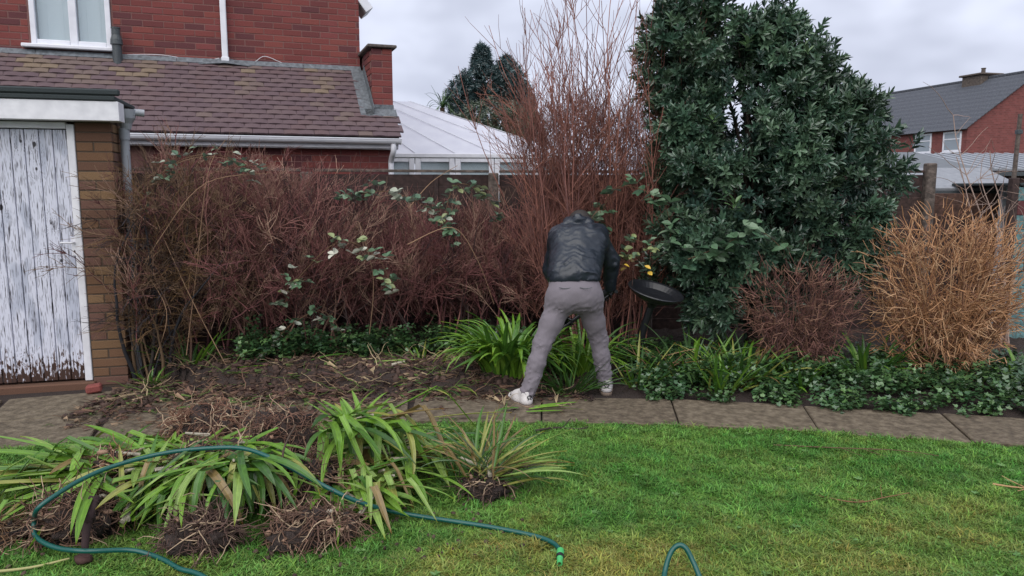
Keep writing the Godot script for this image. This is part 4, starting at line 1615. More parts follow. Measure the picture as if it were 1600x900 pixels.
func add_mesh(b: Builder, src: Builder, xf: Transform3D, tint: Color) -> void:
	for k in src.v.size():
		b.ix.append(b.v.size())
		b.v.append(xf * src.v[src.ix[k]])
		b.n.append((xf.basis * src.n[src.ix[k]]).normalized())
		b.c.append(tint)
		b.t.append(Vector2.ZERO)

func leafy_shoot(leaf: Builder, count: int, length: float, size: float) -> Builder:
	var b := Builder.new()
	b.col = Color(0.8, 0.75, 0.5)
	b.tube(PackedVector3Array([Vector3.ZERO, Vector3(0, length * 0.5, 0.01), Vector3(0, length, 0)]), 0.003, 0.0016, 3)
	for k in count:
		var s := lerpf(0.2, 1.0, float(k) / (count - 1))
		var yaw := k * 2.4 + rr(-0.3, 0.3)
		var el := lerpf(0.2, 1.15, s) + rr(-0.25, 0.25)
		var f := strap_frame(Vector3(0, length * s, 0), yaw, el, size * rr(0.75, 1.15), size * rr(0.8, 1.1), rr(-0.5, 0.5))
		add_mesh(b, leaf, f, Color(1, 1, 1) * rr(0.75, 1.3))
	return b

func laurel() -> void:
	rng.seed = 149
	var t := thing("evergreen_bay_tree", "big dense dark green evergreen with pointed glossy leaves", "tree", Vector3(2.25, 0, -6.9))
	var b := Builder.new()
	b.col = Color(0.055, 0.045, 0.038)
	b.tube(wander(Vector3.ZERO, Vector3.UP, 1.2, 5, 0.06), 0.085, 0.06, 9)
	put("trunk", b, M.bark, t)
	var blobs := [[Vector3(-0.15, 2.2, 0), Vector3(0.68, 0.8, 0.66)], [Vector3(0.5, 1.82, 0.05), Vector3(0.54, 0.48, 0.58)], [Vector3(-0.2, 1.45, 0.1), Vector3(0.66, 0.66, 0.7)], [Vector3(0.46, 1.2, 0.1), Vector3(0.48, 0.68, 0.55)], [Vector3(-0.3, 0.85, 0.15), Vector3(0.55, 0.5, 0.5)], [Vector3(-0.42, 2.95, 0), Vector3(0.42, 0.6, 0.45)], [Vector3(0.05, 2.6, 0), Vector3(0.3, 0.36, 0.38)], [Vector3(0.62, 2.12, 0), Vector3(0.24, 0.22, 0.3)], [Vector3(-0.75, 2.75, 0), Vector3(0.26, 0.4, 0.3)], [Vector3(-0.7, 2.0, 0.05), Vector3(0.2, 0.4, 0.3)], [Vector3(0.32, 2.3, 0.0), Vector3(0.36, 0.32, 0.4)]]
	for bl in blobs:
		for k in 3:
			b = Builder.new()
			b.col = Color(0.055, 0.045, 0.038)
			var goal: Vector3 = bl[0] + Vector3(rr(-0.5, 0.5), rr(-0.2, 0.6), rr(-0.5, 0.5)) * bl[1]
			b.tube(bezier([Vector3(0, 0.5, 0), Vector3(goal.x * 0.3, lerpf(0.6, goal.y, 0.5), goal.z * 0.3), goal], 5), 0.03, 0.006, 5)
			put("limb", b, M.bark, t)
	var leaf := oval_leaf(0.36, 0.12)
	var shoots := []
	for k in 4:
		shoots.append(leafy_shoot(leaf, 12, rr(0.08, 0.14), 0.067).mesh())
	var sets := [[], [], [], []]
	var cols := [[], [], [], []]
	# shoots gather in tufts, with dark hollows between them
	for i in 400:
		var bl: Array = blobs[rng.randi() % blobs.size()]
		var d := Vector3(rr(-1, 1), rr(-0.9, 1), rr(-1, 1)).normalized()
		var deep := rr(0.68, 1.14)
		var hub: Vector3 = bl[0] + d * bl[1] * deep
		var inside := false
		for o in blobs:
			if ((hub - o[0]) / o[1]).length() < 0.55:
				inside = true
		if inside and rng.randf() < 0.75:
			continue
		if hub.y > 2.3 and rng.randf() < 0.3:
			continue
		var light := rr(0.7, 1.35)
		var bigness := rr(0.08, 0.18)
		for j in int(bigness * 185.0):
			var e := (Vector3(rr(-1, 1), rr(-0.8, 1), rr(-1, 1)).normalized() + d * 0.5).normalized()
			var p := hub + e * bigness * rr(0.2, 1.0)
			var up := (e + d * 0.5 + Vector3(rr(-0.3, 0.3), rr(0.1, 0.7), rr(-0.3, 0.3))).normalized()
			var k := rng.randi() % 4
			sets[k].append(Transform3D((Basis(Quaternion(Vector3.UP, up)) * Basis(Vector3.UP, rr(0, TAU))).scaled(Vector3.ONE * rr(0.75, 1.2)), p))
			var c := Color(0.042, 0.09, 0.058).lerp(Color(0.10, 0.165, 0.095), clampf(rr(-0.2, 0.9), 0, 1))
			cols[k].append(c * light * rr(0.85, 1.15))
	# thin leading shoots against the sky
	for k in 150:
		var bl: Array = blobs[[0, 1, 5, 6, 7, 8, 9][rng.randi() % 7]]
		var an := rr(-0.5, PI + 0.4)
		var d := Vector3(cos(an), sin(an), rr(-0.5, 0.5)).normalized()
		var p: Vector3 = bl[0] + d * bl[1] * rr(1.0, 1.32)
		var s := rng.randi() % 4
		sets[s].append(Transform3D(Basis(Quaternion(Vector3.UP, (d + Vector3(0, 1.2, 0)).normalized())).scaled(Vector3.ONE * rr(0.9, 1.3)), p))
		cols[s].append(Color(0.045, 0.085, 0.06))
	# foliage filling the inside of the crown, shade painted in as darker tints
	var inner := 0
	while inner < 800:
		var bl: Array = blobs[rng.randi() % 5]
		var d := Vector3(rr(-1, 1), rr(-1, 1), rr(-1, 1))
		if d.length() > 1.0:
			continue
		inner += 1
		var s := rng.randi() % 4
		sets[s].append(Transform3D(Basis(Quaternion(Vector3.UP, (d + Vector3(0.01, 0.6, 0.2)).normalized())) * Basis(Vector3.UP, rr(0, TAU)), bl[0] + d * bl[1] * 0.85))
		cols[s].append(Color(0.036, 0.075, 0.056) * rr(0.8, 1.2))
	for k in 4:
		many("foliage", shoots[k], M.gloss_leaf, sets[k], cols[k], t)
	# the leaves one can pick out on the near side
	var tones := []
	for c in [Color(0.055, 0.115, 0.055), Color(0.085, 0.16, 0.06), Color(0.04, 0.085, 0.05), Color(0.11, 0.17, 0.085)]:
		var m := plant_mat(0.35, 0.2)
		m.vertex_color_use_as_albedo = false
		m.albedo_color = c.linear_to_srgb()
		tones.append(m)
	var lm := leaf.mesh()
	for k in 30:
		var bl: Array = blobs[rng.randi() % 7]
		var d := Vector3(rr(-0.85, 0.85), rr(-0.5, 0.85), 1.0).normalized()
		var p: Vector3 = bl[0] + d * bl[1] * 1.03
		var tone: int = rng.randi() % 4
		for j in 10:
			var o := put("leaf", lm, tones[tone], t)
			o.transform = strap_frame(p + Vector3(rr(-0.02, 0.02), j * 0.009, rr(-0.01, 0.02)), j * 2.4 + rr(-0.3, 0.3), lerpf(0.0, 1.0, j / 10.0), rr(0.075, 0.1), rr(0.07, 0.095), rr(-0.4, 0.4))

# a clipped shrub: stems fork from the base and end on a rounded outline
func twig_ball(called: String, label: String, at: Vector3, centre: Vector3, rad: Vector3, stems: int, tints: Array, thick: float, forks: int) -> void:
	var t := thing(called, label, "shrub", at)
	for k in stems:
		var b := Builder.new()
		b.col = tones_pick(tints)
		var d := Vector3(rr(-1, 1), rr(-0.75, 1), rr(-1, 1)).normalized()
		var goal := centre + d * rad * rr(0.55, 0.85)
		var base := Vector3(rr(-0.09, 0.09), 0, rr(-0.07, 0.07))
		var mid := base.lerp(goal, 0.5) + Vector3(rr(-0.08, 0.08), rr(-0.12, 0.04), rr(-0.08, 0.08))
		var line := bezier([base, mid, goal], 6)
		b.tube(line, thick * 1.7, thick * 0.8, 4)
		for j in forks:
			var i := rng.randi_range(3, line.size() - 2)
			var dir := (line[i] - line[i - 1]).normalized()
			var side := wander(line[i], dir + Vector3(rr(-1, 1), rr(-0.5, 0.9), rr(-1, 1)) * 0.85, rr(0.12, 0.34), 5, 0.24, 0.0)
			b.col = tones_pick(tints)
			var cutoff := side
			# clipped where it leaves the outline
			for q in range(side.size() - 1, 1, -1):
				if (((side[q] - centre) / rad).length()) > 1.06:
					cutoff = side.slice(0, q)
			b.tube(cutoff, thick * 0.95, thick * 0.6, 3)
			for e in 3:
				var s2 := cutoff[cutoff.size() - 1 - (e % 2)]
				var sp := (s2 - centre).normalized()
				b.tube(wander(s2, sp + Vector3(rr(-1, 1), rr(-0.6, 1), rr(-1, 1)) * 0.8, rr(0.04, 0.09), 2, 0.2), thick * 0.75, thick * 0.5, 3)
		put("stem", b, M.bark, t)
	# stubby clipped ends in the outer shell
	var shell := Builder.new()
	for j in stems * 13:
		var e := Vector3(rr(-1, 1), rr(-0.9, 1), rr(-1, 1)).normalized()
		var p := centre + e * rad * rr(0.55, 1.0) * (1.0 - 0.38 * clampf(-e.y, 0, 1) * Vector3(1, 0, 1).length() / 1.414)
		if e.y < -0.1:
			p.x = centre.x + (p.x - centre.x) * (1.0 + e.y * 0.45)
			p.z = centre.z + (p.z - centre.z) * (1.0 + e.y * 0.45)
		p += Vector3(1, 1, 1) * 0.05 * hills.get_noise_3dv(p * 4.0)
		var go := (e * rr(0.0, 1.3) + Vector3(rr(-1, 1), rr(-0.3, 1.3), rr(-1, 1))).normalized()
		shell.col = tones_pick(tints)
		shell.tube(wander(p, go, rr(0.06, 0.2), 4, 0.25), thick * rr(0.6, 1.1), thick * 0.5, 4)
	put("twigs", shell, M.bark, t).set_meta("kind", "stuff")

func tones_pick(tints: Array) -> Color:
	return tints[rng.randi() % tints.size()] * rr(0.8, 1.2)

func round_shrubs() -> void:
	rng.seed = 156
	var orange := [Color(0.45, 0.255, 0.14), Color(0.37, 0.195, 0.10), Color(0.54, 0.34, 0.20), Color(0.20, 0.105, 0.07), Color(0.40, 0.215, 0.115)]
	twig_ball("clipped_orange_shrub", "rounded clipped shrub of bare orange-tan twigs", Vector3(3.48, 0, -5.95), Vector3(-0.05, 0.76, 0), Vector3(0.66, 0.69, 0.5), 120, orange, 0.0043, 8)
	var red := [Color(0.21, 0.105, 0.085), Color(0.15, 0.075, 0.065), Color(0.30, 0.17, 0.12), Color(0.10, 0.055, 0.05)]
	twig_ball("small_red_twiggy_shrub", "smaller reddish bare twiggy shrub in front of the evergreen", Vector3(2.38, 0, -6.15), Vector3(-0.05, 0.6, 0.05), Vector3(0.54, 0.43, 0.4), 62, red, 0.0033, 9)

func brambles() -> void:
	rng.seed = 163
	var fat := oval_leaf(0.72, 0.1).mesh()
	var tones := []
	for c in [Color(0.075, 0.145, 0.075), Color(0.13, 0.20, 0.12), Color(0.30, 0.33, 0.26), Color(0.20, 0.24, 0.10), Color(0.46, 0.46, 0.38), Color(0.05, 0.11, 0.06)]:
		var m := plant_mat(0.45, 0.3)
		m.vertex_color_use_as_albedo = false
		m.albedo_color = c.linear_to_srgb()
		tones.append(m)
	var yellow := plant_mat(0.5, 0.4)
	yellow.vertex_color_use_as_albedo = false
	yellow.albedo_color = lin(0.55, 0.36, 0.04)
	var list := [
		["pale-leaved bramble arching over the middle of the hedge", [[-1.95, 0.55, -6.3], [-1.75, 0.85, -6.15], [-1.4, 1.15, -6.15], [-1.1, 1.0, -6.2], [-1.0, 0.75, -6.2]], 46, [0, 1, 2, 4, 3], 0.05],
		["green bramble trailing along the top of the hedge", [[-1.5, 1.5, -6.75], [-1.1, 1.55, -6.75], [-0.75, 1.4, -6.8], [-0.5, 1.15, -6.85]], 44, [0, 0, 1, 2, 5], 0.055],
		["bramble sprays hanging over the dark fence top", [[-0.65, 1.25, -7.2], [-0.55, 1.6, -7.3], [-0.3, 1.55, -7.3], [-0.12, 1.3, -7.3]], 34, [0, 1, 5, 3], 0.055],
		["round-leaved bramble twining through the tall red stems", [[0.75, 1.15, -6.8], [0.85, 1.5, -6.7], [1.0, 1.6, -6.55], [1.3, 1.45, -6.5], [1.35, 1.1, -6.4]], 46, [0, 1, 5, 0], 0.065],
		["broad-leaved bramble at the foot of the evergreen", [[1.45, 1.0, -6.2], [1.7, 1.12, -6.1], [1.95, 1.25, -6.05], [2.15, 1.12, -6.05]], 36, [0, 1, 5, 0], 0.07],
		["sparse green leafed bramble at the hedge's garage end", [[-3.0, 1.35, -6.1], [-2.75, 1.75, -6.15], [-2.4, 1.85, -6.2], [-2.1, 1.7, -6.3]], 34, [0, 1, 2, 5], 0.045],
		["low bramble with bleached leaves near the soil", [[-2.1, 0.2, -6.35], [-1.85, 0.45, -6.25], [-1.6, 0.55, -6.3], [-1.45, 0.35, -6.35]], 26, [0, 5, 4, 2], 0.045],
		["bramble leaves beside the person's shoulder", [[0.95, 0.9, -6.5], [1.02, 1.15, -6.4], [1.2, 1.05, -6.4]], 18, [1, 0, 3], 0.05]]
	for e in list:
		var t := thing("bramble", e[0], "bramble")
		var pts := []
		for p in e[1]:
			pts.append(Vector3(p[0], p[1], p[2]))
		var line := bezier(pts, 8)
		var b := Builder.new()
		b.col = Color(0.13, 0.08, 0.05)
		b.tube(line, 0.005, 0.0025, 5)
		put("stem", b, M.bark, t)
		var k := 0
		while k < e[2] * 2.8:
			# three leaflets to a stalk
			var at := line[rng.randi() % line.size()] + Vector3(rr(-0.07, 0.07), rr(-0.08, 0.07), rr(-0.04, 0.1))
			var yaw := rr(0, TAU)
			var tone: int = e[3][rng.randi() % e[3].size()]
			for j in 3:
				var o := put("leaf", fat, tones[tone], t)
				var s: float = e[4] * rr(1.0, 1.55)
				o.transform = strap_frame(at, yaw + (j - 1) * 1.3, rr(-0.5, 0.7), s, s, rr(-0.8, 0.8))
				k += 1
	# two yellow leaves by the bird bath
	var y := thing("yellow_leafed_twig", "twig with a few bright yellow leaves beside the person", "twig", Vector3(0.96, 0, -6.2))
	var b := Builder.new()
	b.col = Color(0.1, 0.06, 0.05)
	b.tube(PackedVector3Array([Vector3(0, 0, 0), Vector3(0.02, 0.5, 0), Vector3(0.04, 0.95, 0.02), Vector3(0.1, 0.98, 0.02)]), 0.004, 0.002, 4)
	put("stem", b, M.bark, y)
	for p in [[-0.04, 0.96, 0.3], [0.03, 1.0, 1.6], [0.13, 0.95, -0.5], [0.16, 0.9, -1.1], [-0.02, 0.93, 2.6]]:
		put("leaf", fat, yellow, y).transform = strap_frame(Vector3(p[0], p[1], 0.03), p[2], -0.4, 0.055, 0.055, 0.5)

func bed_plants() -> void:
	rng.seed = 170
	var g := "strap-leaved clumps growing in the bed"
	strap_clump("strap_leaf_clump", "large bright green strap-leaved clump at the person's left foot", Vector3(-0.02, 0.04, -5.98), 190, 0.19, 0.5, 0.74, 0.042, [0, 0, 1, 2, 2], [2, 3, 3, 4, 7], 1.25, 1.57, g)
	strap_clump("strap_leaf_clump", "bright green clump seen between the person's legs", Vector3(0.56, 0.03, -6.2), 80, 0.2, 0.45, 0.7, 0.03, [0, 1, 2, 2], [2, 3, 7], 0.95, 1.5, g)
	strap_clump("sword_leaf_clump", "dark sword-leaved tuft behind the person's feet", Vector3(0.45, 0.02, -5.72), 60, 0.14, 0.26, 0.44, 0.017, [5, 7, 5, 2], [0, 1, 6], 0.5, 1.3, g)
	strap_clump("sword_leaf_clump", "narrow green tuft right of the person's right shoe", Vector3(1.0, 0.02, -5.85), 36, 0.13, 0.25, 0.45, 0.02, [2, 5, 0, 4], [0, 1, 2, 6], 0.7, 1.35, g)
	strap_clump("strap_leaf_clump", "green clump with yellowing tips under the bird bath", Vector3(1.44, 0.02, -6.0), 60, 0.18, 0.35, 0.6, 0.026, [2, 5, 0, 7, 4], [0, 1, 2, 2], 0.75, 1.4, g)
	strap_clump("strap_leaf_clump", "green and yellow clump below the small red shrub", Vector3(1.84, 0.02, -5.9), 60, 0.22, 0.32, 0.55, 0.026, [2, 5, 0, 4, 6], [0, 1, 2, 2], 0.7, 1.4, g)
	strap_clump("strap_leaf_clump", "dark upright clump between the two bare shrubs", Vector3(2.86, 0.02, -5.95), 40, 0.15, 0.36, 0.56, 0.034, [2, 5, 0], [0, 1, 2], 0.75, 1.4, g)
	strap_clump("strap_leaf_clump", "green clump right of the orange shrub", Vector3(4.0, 0.02, -5.75), 36, 0.22, 0.25, 0.42, 0.03, [2, 0, 5], [0, 1, 2], 0.7, 1.4, g)
	strap_clump("strap_leaf_clump", "bright green clump at the path edge right of the bird bath", Vector3(1.62, 0.02, -5.68), 40, 0.14, 0.26, 0.44, 0.024, [0, 2, 1, 4], [0, 1, 2], 0.75, 1.45, g)
	strap_clump("strap_leaf_clump", "low green clump before the small red shrub", Vector3(2.25, 0.02, -5.72), 34, 0.16, 0.22, 0.38, 0.022, [2, 5, 0], [0, 1, 2], 0.7, 1.4, g)
	strap_clump("strap_leaf_clump", "green clump near the outhouse corner by the soil", Vector3(-2.72, 0.06, -6.25), 36, 0.15, 0.3, 0.5, 0.026, [2, 0, 5], [0, 1, 2, 3], 0.4, 1.35, g)
	strap_clump("sword_leaf_clump", "small grassy tuft at the hedge foot, centre of the soil", Vector3(-0.78, 0.06, -6.45), 34, 0.2, 0.18, 0.34, 0.015, [2, 0, 4, 5], [1, 2, 6], 0.3, 1.2, g)
	strap_clump("sword_leaf_clump", "trampled grassy tuft on the soil beside the path", Vector3(-0.56, 0.05, -5.72), 24, 0.18, 0.15, 0.3, 0.016, [0, 4, 2, 7], [1, 2, 6], 0.1, 0.9, g)
	strap_clump("sword_leaf_clump", "grassy tuft at the foot of the dark climber", Vector3(-2.86, 0.03, -5.85), 30, 0.09, 0.1, 0.2, 0.012, [0, 2], [1, 2, 6], 0.5, 1.3, g)
	# chopped leaves lying about
	var says := ["pale green cut leaf beside the cut pale stalk on the soil", "cut leaf on the soil at the hedge foot, left of the pale stalk", "longest cut leaf on the soil, nearest the outhouse", "cut leaf crossing the longest one near the outhouse", "short cut leaf on the soil before the pale stalk", "lower of the cut leaves right of the left shoe", "longest cut leaf right of the left shoe", "pale cut leaf uppermost right of the left shoe", "cut leaf nearest the lawn below the left shoe", "cut leaf pointing left under the left shoe", "long yellowish cut leaf on the slab nearest the heap"]
	var said := 0
	for s in [[-1.12, 0.15, -6.15, 0.15, 0.34, 3], [-1.7, 0.14, -6.25, 0.4, 0.36, 2], [-2.35, 0.12, -6.0, 0.3, 0.42, 0], [-2.25, 0.13, -6.05, 0.45, 0.38, 1], [-0.78, 0.13, -5.95, -0.1, 0.14, 2], [0.12, 0.03, -5.2, 0.12, 0.3, 1], [0.16, 0.035, -5.24, 0.3, 0.34, 0], [0.2, 0.04, -5.17, -0.1, 0.3, 3], [0.1, 0.035, -5.12, 0.05, 0.26, 0], [0.05, 0.035, -5.2, 3.6, 0.22, 2], [-0.5, 0.03, -5.0, 0.0, 0.42, 4]]:
		var t := thing("cut_leaf", says[said], "leaf", Vector3(s[0], s[1], s[2]), 0.0, ["cut leaves on the soil", "cut leaves on the path"][1 if s[2] > -5.3 else 0])
		said += 1
		strap(t, Vector3.ZERO, s[3], 0.08, s[4], 0.028, [0, 6, 1][int(s[5]) % 3], s[5], s[1] - 0.02)

func ground_ivy() -> void:
	rng.seed = 177
	var leaf := Builder.new()
	var rim := [Vector3(-0.1, 0.02, -0.3), Vector3(0.3, 0.05, -0.55), Vector3(0.45, 0.03, -0.2), Vector3(1.0, 0.0, 0.0), Vector3(0.45, 0.03, 0.2), Vector3(0.3, 0.05, 0.55), Vector3(-0.1, 0.02, 0.3)]
	for k in rim.size():
		leaf.tri(Vector3(0.12, 0, 0), rim[k], rim[(k + 1) % rim.size()])
	var b := Builder.new()
	for k in 7:
		add_mesh(b, leaf, strap_frame(Vector3(rr(-0.05, 0.05), rr(0.0, 0.05), rr(-0.05, 0.05)), rr(0, TAU), rr(-0.5, 0.6), rr(0.024, 0.042), rr(0.024, 0.042), rr(-0.5, 0.5)), Color(1, 1, 1) * rr(0.6, 1.4))
	for area in [["ground_ivy", "dark ivy carpet spilling over the path edge on the right", 0.95, 4.6, 2900], ["ivy_patch", "dark ivy at the foot of the hedge behind the soil", -2.3, 0.1, 900]]:
		var where := []
		var tints := []
		while where.size() < area[4]:
			var x := rr(area[2], area[3])
			var front := edge_z(x) - 0.52
			var z: float
			if x > 0.3:
				z = front - 0.015 - 1.35 * pow(rng.randf(), 0.85) + 0.06 * hills.get_noise_2d(x * 6.0, 1.0)
			else:
				z = fence_z(x) + rr(0.85, 1.45)
				if hills.get_noise_2d(x * 2.5, z * 2.0 + 5.0) < -0.05:
					continue
			if x > 0.3 and hills.get_noise_2d(x * 3.5, z * 4.5 + 11.0) < -0.02:
				continue
			var back := front - z
			var y := bed_height(x, z) + rr(0.0, 0.05) + (0.16 * smoothstep(0.05, 0.6, back) * rng.randf() if x > 0.3 else 0.28 * rng.randf() * rng.randf())
			where.append(Transform3D(Basis.from_euler(Vector3(rr(-0.2, 0.5), rr(0, TAU), rr(-0.3, 0.3))).scaled(Vector3.ONE * rr(0.7, 1.25)), Vector3(x, maxf(y, 0.012), z)))
			tints.append(Color(0.03, 0.08, 0.03).lerp(Color(0.10, 0.19, 0.06), pow(rng.randf(), 2.0)) * rr(0.7, 1.2))
		tag(many(area[0], b.mesh(), M.gloss_leaf, where, tints, self), area[1], "ivy")
	# rusty twigs under the bird bath
	var d := thing("broken_twigs_bundle", "loose broken brown twigs in the ivy below the bird bath", "twigs", Vector3(1.15, 0.12, -5.95))
	for k in 14:
		var tw := Builder.new()
		tw.col = Color(0.26, 0.16, 0.09) * rr(0.5, 1.2)
		tw.tube(wander(Vector3(rr(-0.12, 0.12), rr(0, 0.1), rr(-0.08, 0.08)), Vector3(rr(-1, 1), rr(0.0, 0.5), rr(-0.5, 0.5)), rr(0.12, 0.32), 4, 0.15), 0.005, 0.003, 4)
		put("twig", tw, M.bark, d)

func bird_bath() -> void:
	var t := thing("black_bird_bath", "shallow black bird bath dish on a thin leaning stem", "bird bath", Vector3(1.05, 0, -6.25))
	var b := Builder.new()
	var axis := Vector3(0.2, 0.93, 0.2).normalized()
	b.lathe(Vector3(0.12, 0.68, 0.08), axis, [[0.03, -0.03], [0.1, -0.02], [0.17, 0.012], [0.215, 0.055], [0.232, 0.062], [0.236, 0.07], [0.228, 0.076], [0.21, 0.068], [0.165, 0.03], [0.1, 0.008], [0.0, 0.0]], 36)
	put("dish", b, M.black, t)
	b = Builder.new()
	b.tube(bezier([Vector3(0.0, 0.0, 0.0), Vector3(0.015, 0.2, 0.01), Vector3(0.05, 0.42, 0.04), Vector3(0.115, 0.665, 0.075)], 5), 0.032, 0.03, 12, true)
	b.lathe(Vector3(0.1, 0.6, 0.07), axis, [[0.03, 0.0], [0.045, 0.03], [0.07, 0.06], [0.0, 0.062]], 16)
	put("stem", b, M.black, t)
	b = Builder.new()
	b.lathe(Vector3(0, 0, 0), Vector3.UP, [[0.13, 0.0], [0.125, 0.02], [0.05, 0.05], [0.034, 0.07]], 18)
	put("foot", b, M.black, t)

# ---------------------------------------------------------------- person

func person() -> void:
	var t := thing("person", "person in dark jacket and grey trousers bending over, seen from behind", "person")
	var hip_l := Vector3(0.358, 0.735, -5.56)
	var hip_r := Vector3(0.575, 0.735, -5.60)
	var knee_l := Vector3(0.222, 0.445, -5.47)
	var knee_r := Vector3(0.668, 0.425, -5.70)
	var ank_l := Vector3(0.112, 0.095, -5.36)
	var ank_r := Vector3(0.722, 0.095, -5.70)
	var sh_l := Vector3(0.372, 1.20, -5.94)
	var sh_r := Vector3(0.665, 1.21, -5.94)
	var el_l := Vector3(0.318, 0.93, -6.08)
	var el_r := Vector3(0.79, 1.0, -6.02)
	var wr_l := Vector3(0.44, 0.615, -6.13)
	var wr_r := Vector3(0.80, 0.775, -6.12)
	var neck := Vector3(0.522, 1.27, -6.02)
	var head := Vector3(0.545, 1.275, -6.15)
	# skin
	var skin := Builder.new()
	var f := Field.new(Vector3(0.0, 0.02, -6.35), Vector3(0.95, 1.45, -5.2), 0.015)
	for p in [[hip_l, knee_l, 0.07, 0.05], [knee_l, ank_l, 0.05, 0.034], [hip_r, knee_r, 0.07, 0.05], [knee_r, ank_r, 0.05, 0.034], [hip_l + Vector3(0, 0.05, 0), hip_r + Vector3(0, 0.05, 0), 0.075, 0.075], [Vector3(0.42, 0.85, -5.6), Vector3(0.47, 1.18, -5.9), 0.08, 0.08], [Vector3(0.51, 0.85, -5.6), Vector3(0.56, 1.18, -5.9), 0.08, 0.08], [sh_l, el_l, 0.045, 0.036], [el_l, wr_l, 0.036, 0.026], [sh_r, el_r, 0.045, 0.036], [el_r, wr_r, 0.036, 0.026], [sh_l, sh_r, 0.06, 0.06], [neck, head, 0.055, 0.055], [Vector3(0.522, 1.2, -5.95), neck, 0.06, 0.055]]:
		f.limb(p[0], p[1], p[2], p[3], 0.04)
	f.into(skin)
	# head: crown, jaw, nose, brow, ears; the face looks down at the work
	var look := Vector3(-0.12, -0.72, -0.68).normalized()
	var crown := Vector3(0, -0.62, -0.78).cross(Vector3.RIGHT).normalized()
	if crown.y < 0.0 and crown.z > 0.0:
		crown = -crown
	crown = (Vector3(0, -0.05, -1.0) - look * look.dot(Vector3(0, -0.05, -1.0))).normalized()
	var side := look.cross(crown).normalized()
	f = Field.new(head - Vector3.ONE * 0.19, head + Vector3.ONE * 0.19, 0.006)
	f.limb(head + crown * 0.02 - look * 0.025, head + crown * 0.035 + look * 0.015, 0.088, 0.08, 0.02)
	f.limb(head - crown * 0.03 + look * 0.02, head - crown * 0.085 + look * 0.055, 0.066, 0.036, 0.04)
	f.limb(head + look * 0.095 + crown * 0.012, head + look * 0.116 - crown * 0.03, 0.008, 0.014, 0.015)
	for s in [-1, 1]:
		f.limb(head + side * s * 0.08 + crown * 0.015, head + side * s * 0.086 - crown * 0.03, 0.014, 0.01, 0.01)
		f.limb(head + side * s * 0.018 + look * 0.094 + crown * 0.022, head + side * s * 0.05 + look * 0.08 + crown * 0.024, 0.01, 0.009, 0.015)
	f.limb(head + look * 0.096 - crown * 0.055 - side * 0.018, head + look * 0.096 - crown * 0.055 + side * 0.018, 0.008, 0.008, 0.01)
	f.limb(neck, head - crown * 0.05 - look * 0.03, 0.052, 0.055, 0.03)
	f.into(skin)
	# hands closed round the shaft
	var a0 := Vector3(0.845, 0.745, -6.16)
	var a1 := Vector3(-0.11, 0.07, -6.06)
	var sd := (a1 - a0).normalized()
	var glove := Builder.new()
	for h in [[wr_r, a0 + sd * 0.09], [wr_l, a0 + sd * 0.475]]:
		var grip: Vector3 = h[1]
		var wrist: Vector3 = h[0]
		var top := (wrist - grip)
		top = (top - sd * top.dot(sd)).normalized()
		var round := sd.cross(top)
		f = Field.new(grip - Vector3.ONE * 0.13, grip + Vector3.ONE * 0.13, 0.005)
		f.limb(wrist, grip + top * 0.05, 0.026, 0.024, 0.02)
		f.limb(grip + top * 0.04 - sd * 0.03 + round * 0.012, grip + top * 0.04 + sd * 0.032 + round * 0.012, 0.017, 0.017, 0.02)
		for k in 4:
			var o: Vector3 = sd * (-0.033 + 0.022 * k)
			var len: float = [0.9, 1.0, 0.95, 0.8][k]
			var p0 := grip + o + top * 0.036 + round * 0.022
			var p1 := grip + o + top * 0.004 + round * 0.034 * len
			var p2 := grip + o - top * 0.026 + round * 0.014
			var p3 := grip + o - top * 0.024 - round * 0.016 * len
			f.limb(p0, p1, 0.0098, 0.0092, 0.004)
			f.limb(p1, p2, 0.0092, 0.0086, 0.004)
			f.limb(p2, p3, 0.0086, 0.0078, 0.004)
		var b0 := grip + top * 0.045 - sd * 0.03 - round * 0.012
		f.limb(b0, grip + top * 0.016 - sd * 0.042 - round * 0.028, 0.011, 0.0105, 0.006)
		f.limb(grip + top * 0.016 - sd * 0.042 - round * 0.028, grip - top * 0.016 - sd * 0.03 - round * 0.026, 0.0105, 0.0085, 0.004)
		f.into(glove)
	put("gloves", glove, M.black, t)
	put("body", skin, mat(lin(0.45, 0.27, 0.20), 0.55), t)
	# hair
	var hair := Builder.new()
	f = Field.new(head - Vector3.ONE * 0.2, head + Vector3.ONE * 0.2, 0.008)
	f.limb(head + crown * 0.03 - look * 0.03, head + crown * 0.045 + look * 0.01, 0.093, 0.086, 0.02)
	f.cut(head + look * 0.045 + crown * 0.03, (look - crown * 0.5).normalized())
	f.into(hair)
	put("hair", hair, mat(lin(0.02, 0.015, 0.013), 0.7), t)
	# trousers
	var folds := FastNoiseLite.new()
	folds.seed = 8
	folds.frequency = 1.0
	folds.fractal_octaves = 2
	var tr := Builder.new()
	f = Field.new(Vector3(-0.02, 0.02, -5.95), Vector3(0.9, 1.0, -5.2), 0.011)
	f.limb(hip_l, hip_l.lerp(knee_l, 0.5), 0.1, 0.082, 0.05)
	f.limb(hip_l.lerp(knee_l, 0.5), knee_l, 0.082, 0.066, 0.03)
	f.limb(knee_l, knee_l.lerp(ank_l, 0.35) + Vector3(0, 0, 0.012), 0.066, 0.06, 0.03)
	f.limb(knee_l.lerp(ank_l, 0.35) + Vector3(0, 0, 0.012), ank_l, 0.06, 0.052, 0.03)
	f.limb(hip_r, hip_r.lerp(knee_r, 0.5), 0.1, 0.082, 0.05)
	f.limb(hip_r.lerp(knee_r, 0.5), knee_r, 0.082, 0.066, 0.03)
	f.limb(knee_r, knee_r.lerp(ank_r, 0.35) + Vector3(0, 0, 0.012), 0.066, 0.06, 0.03)
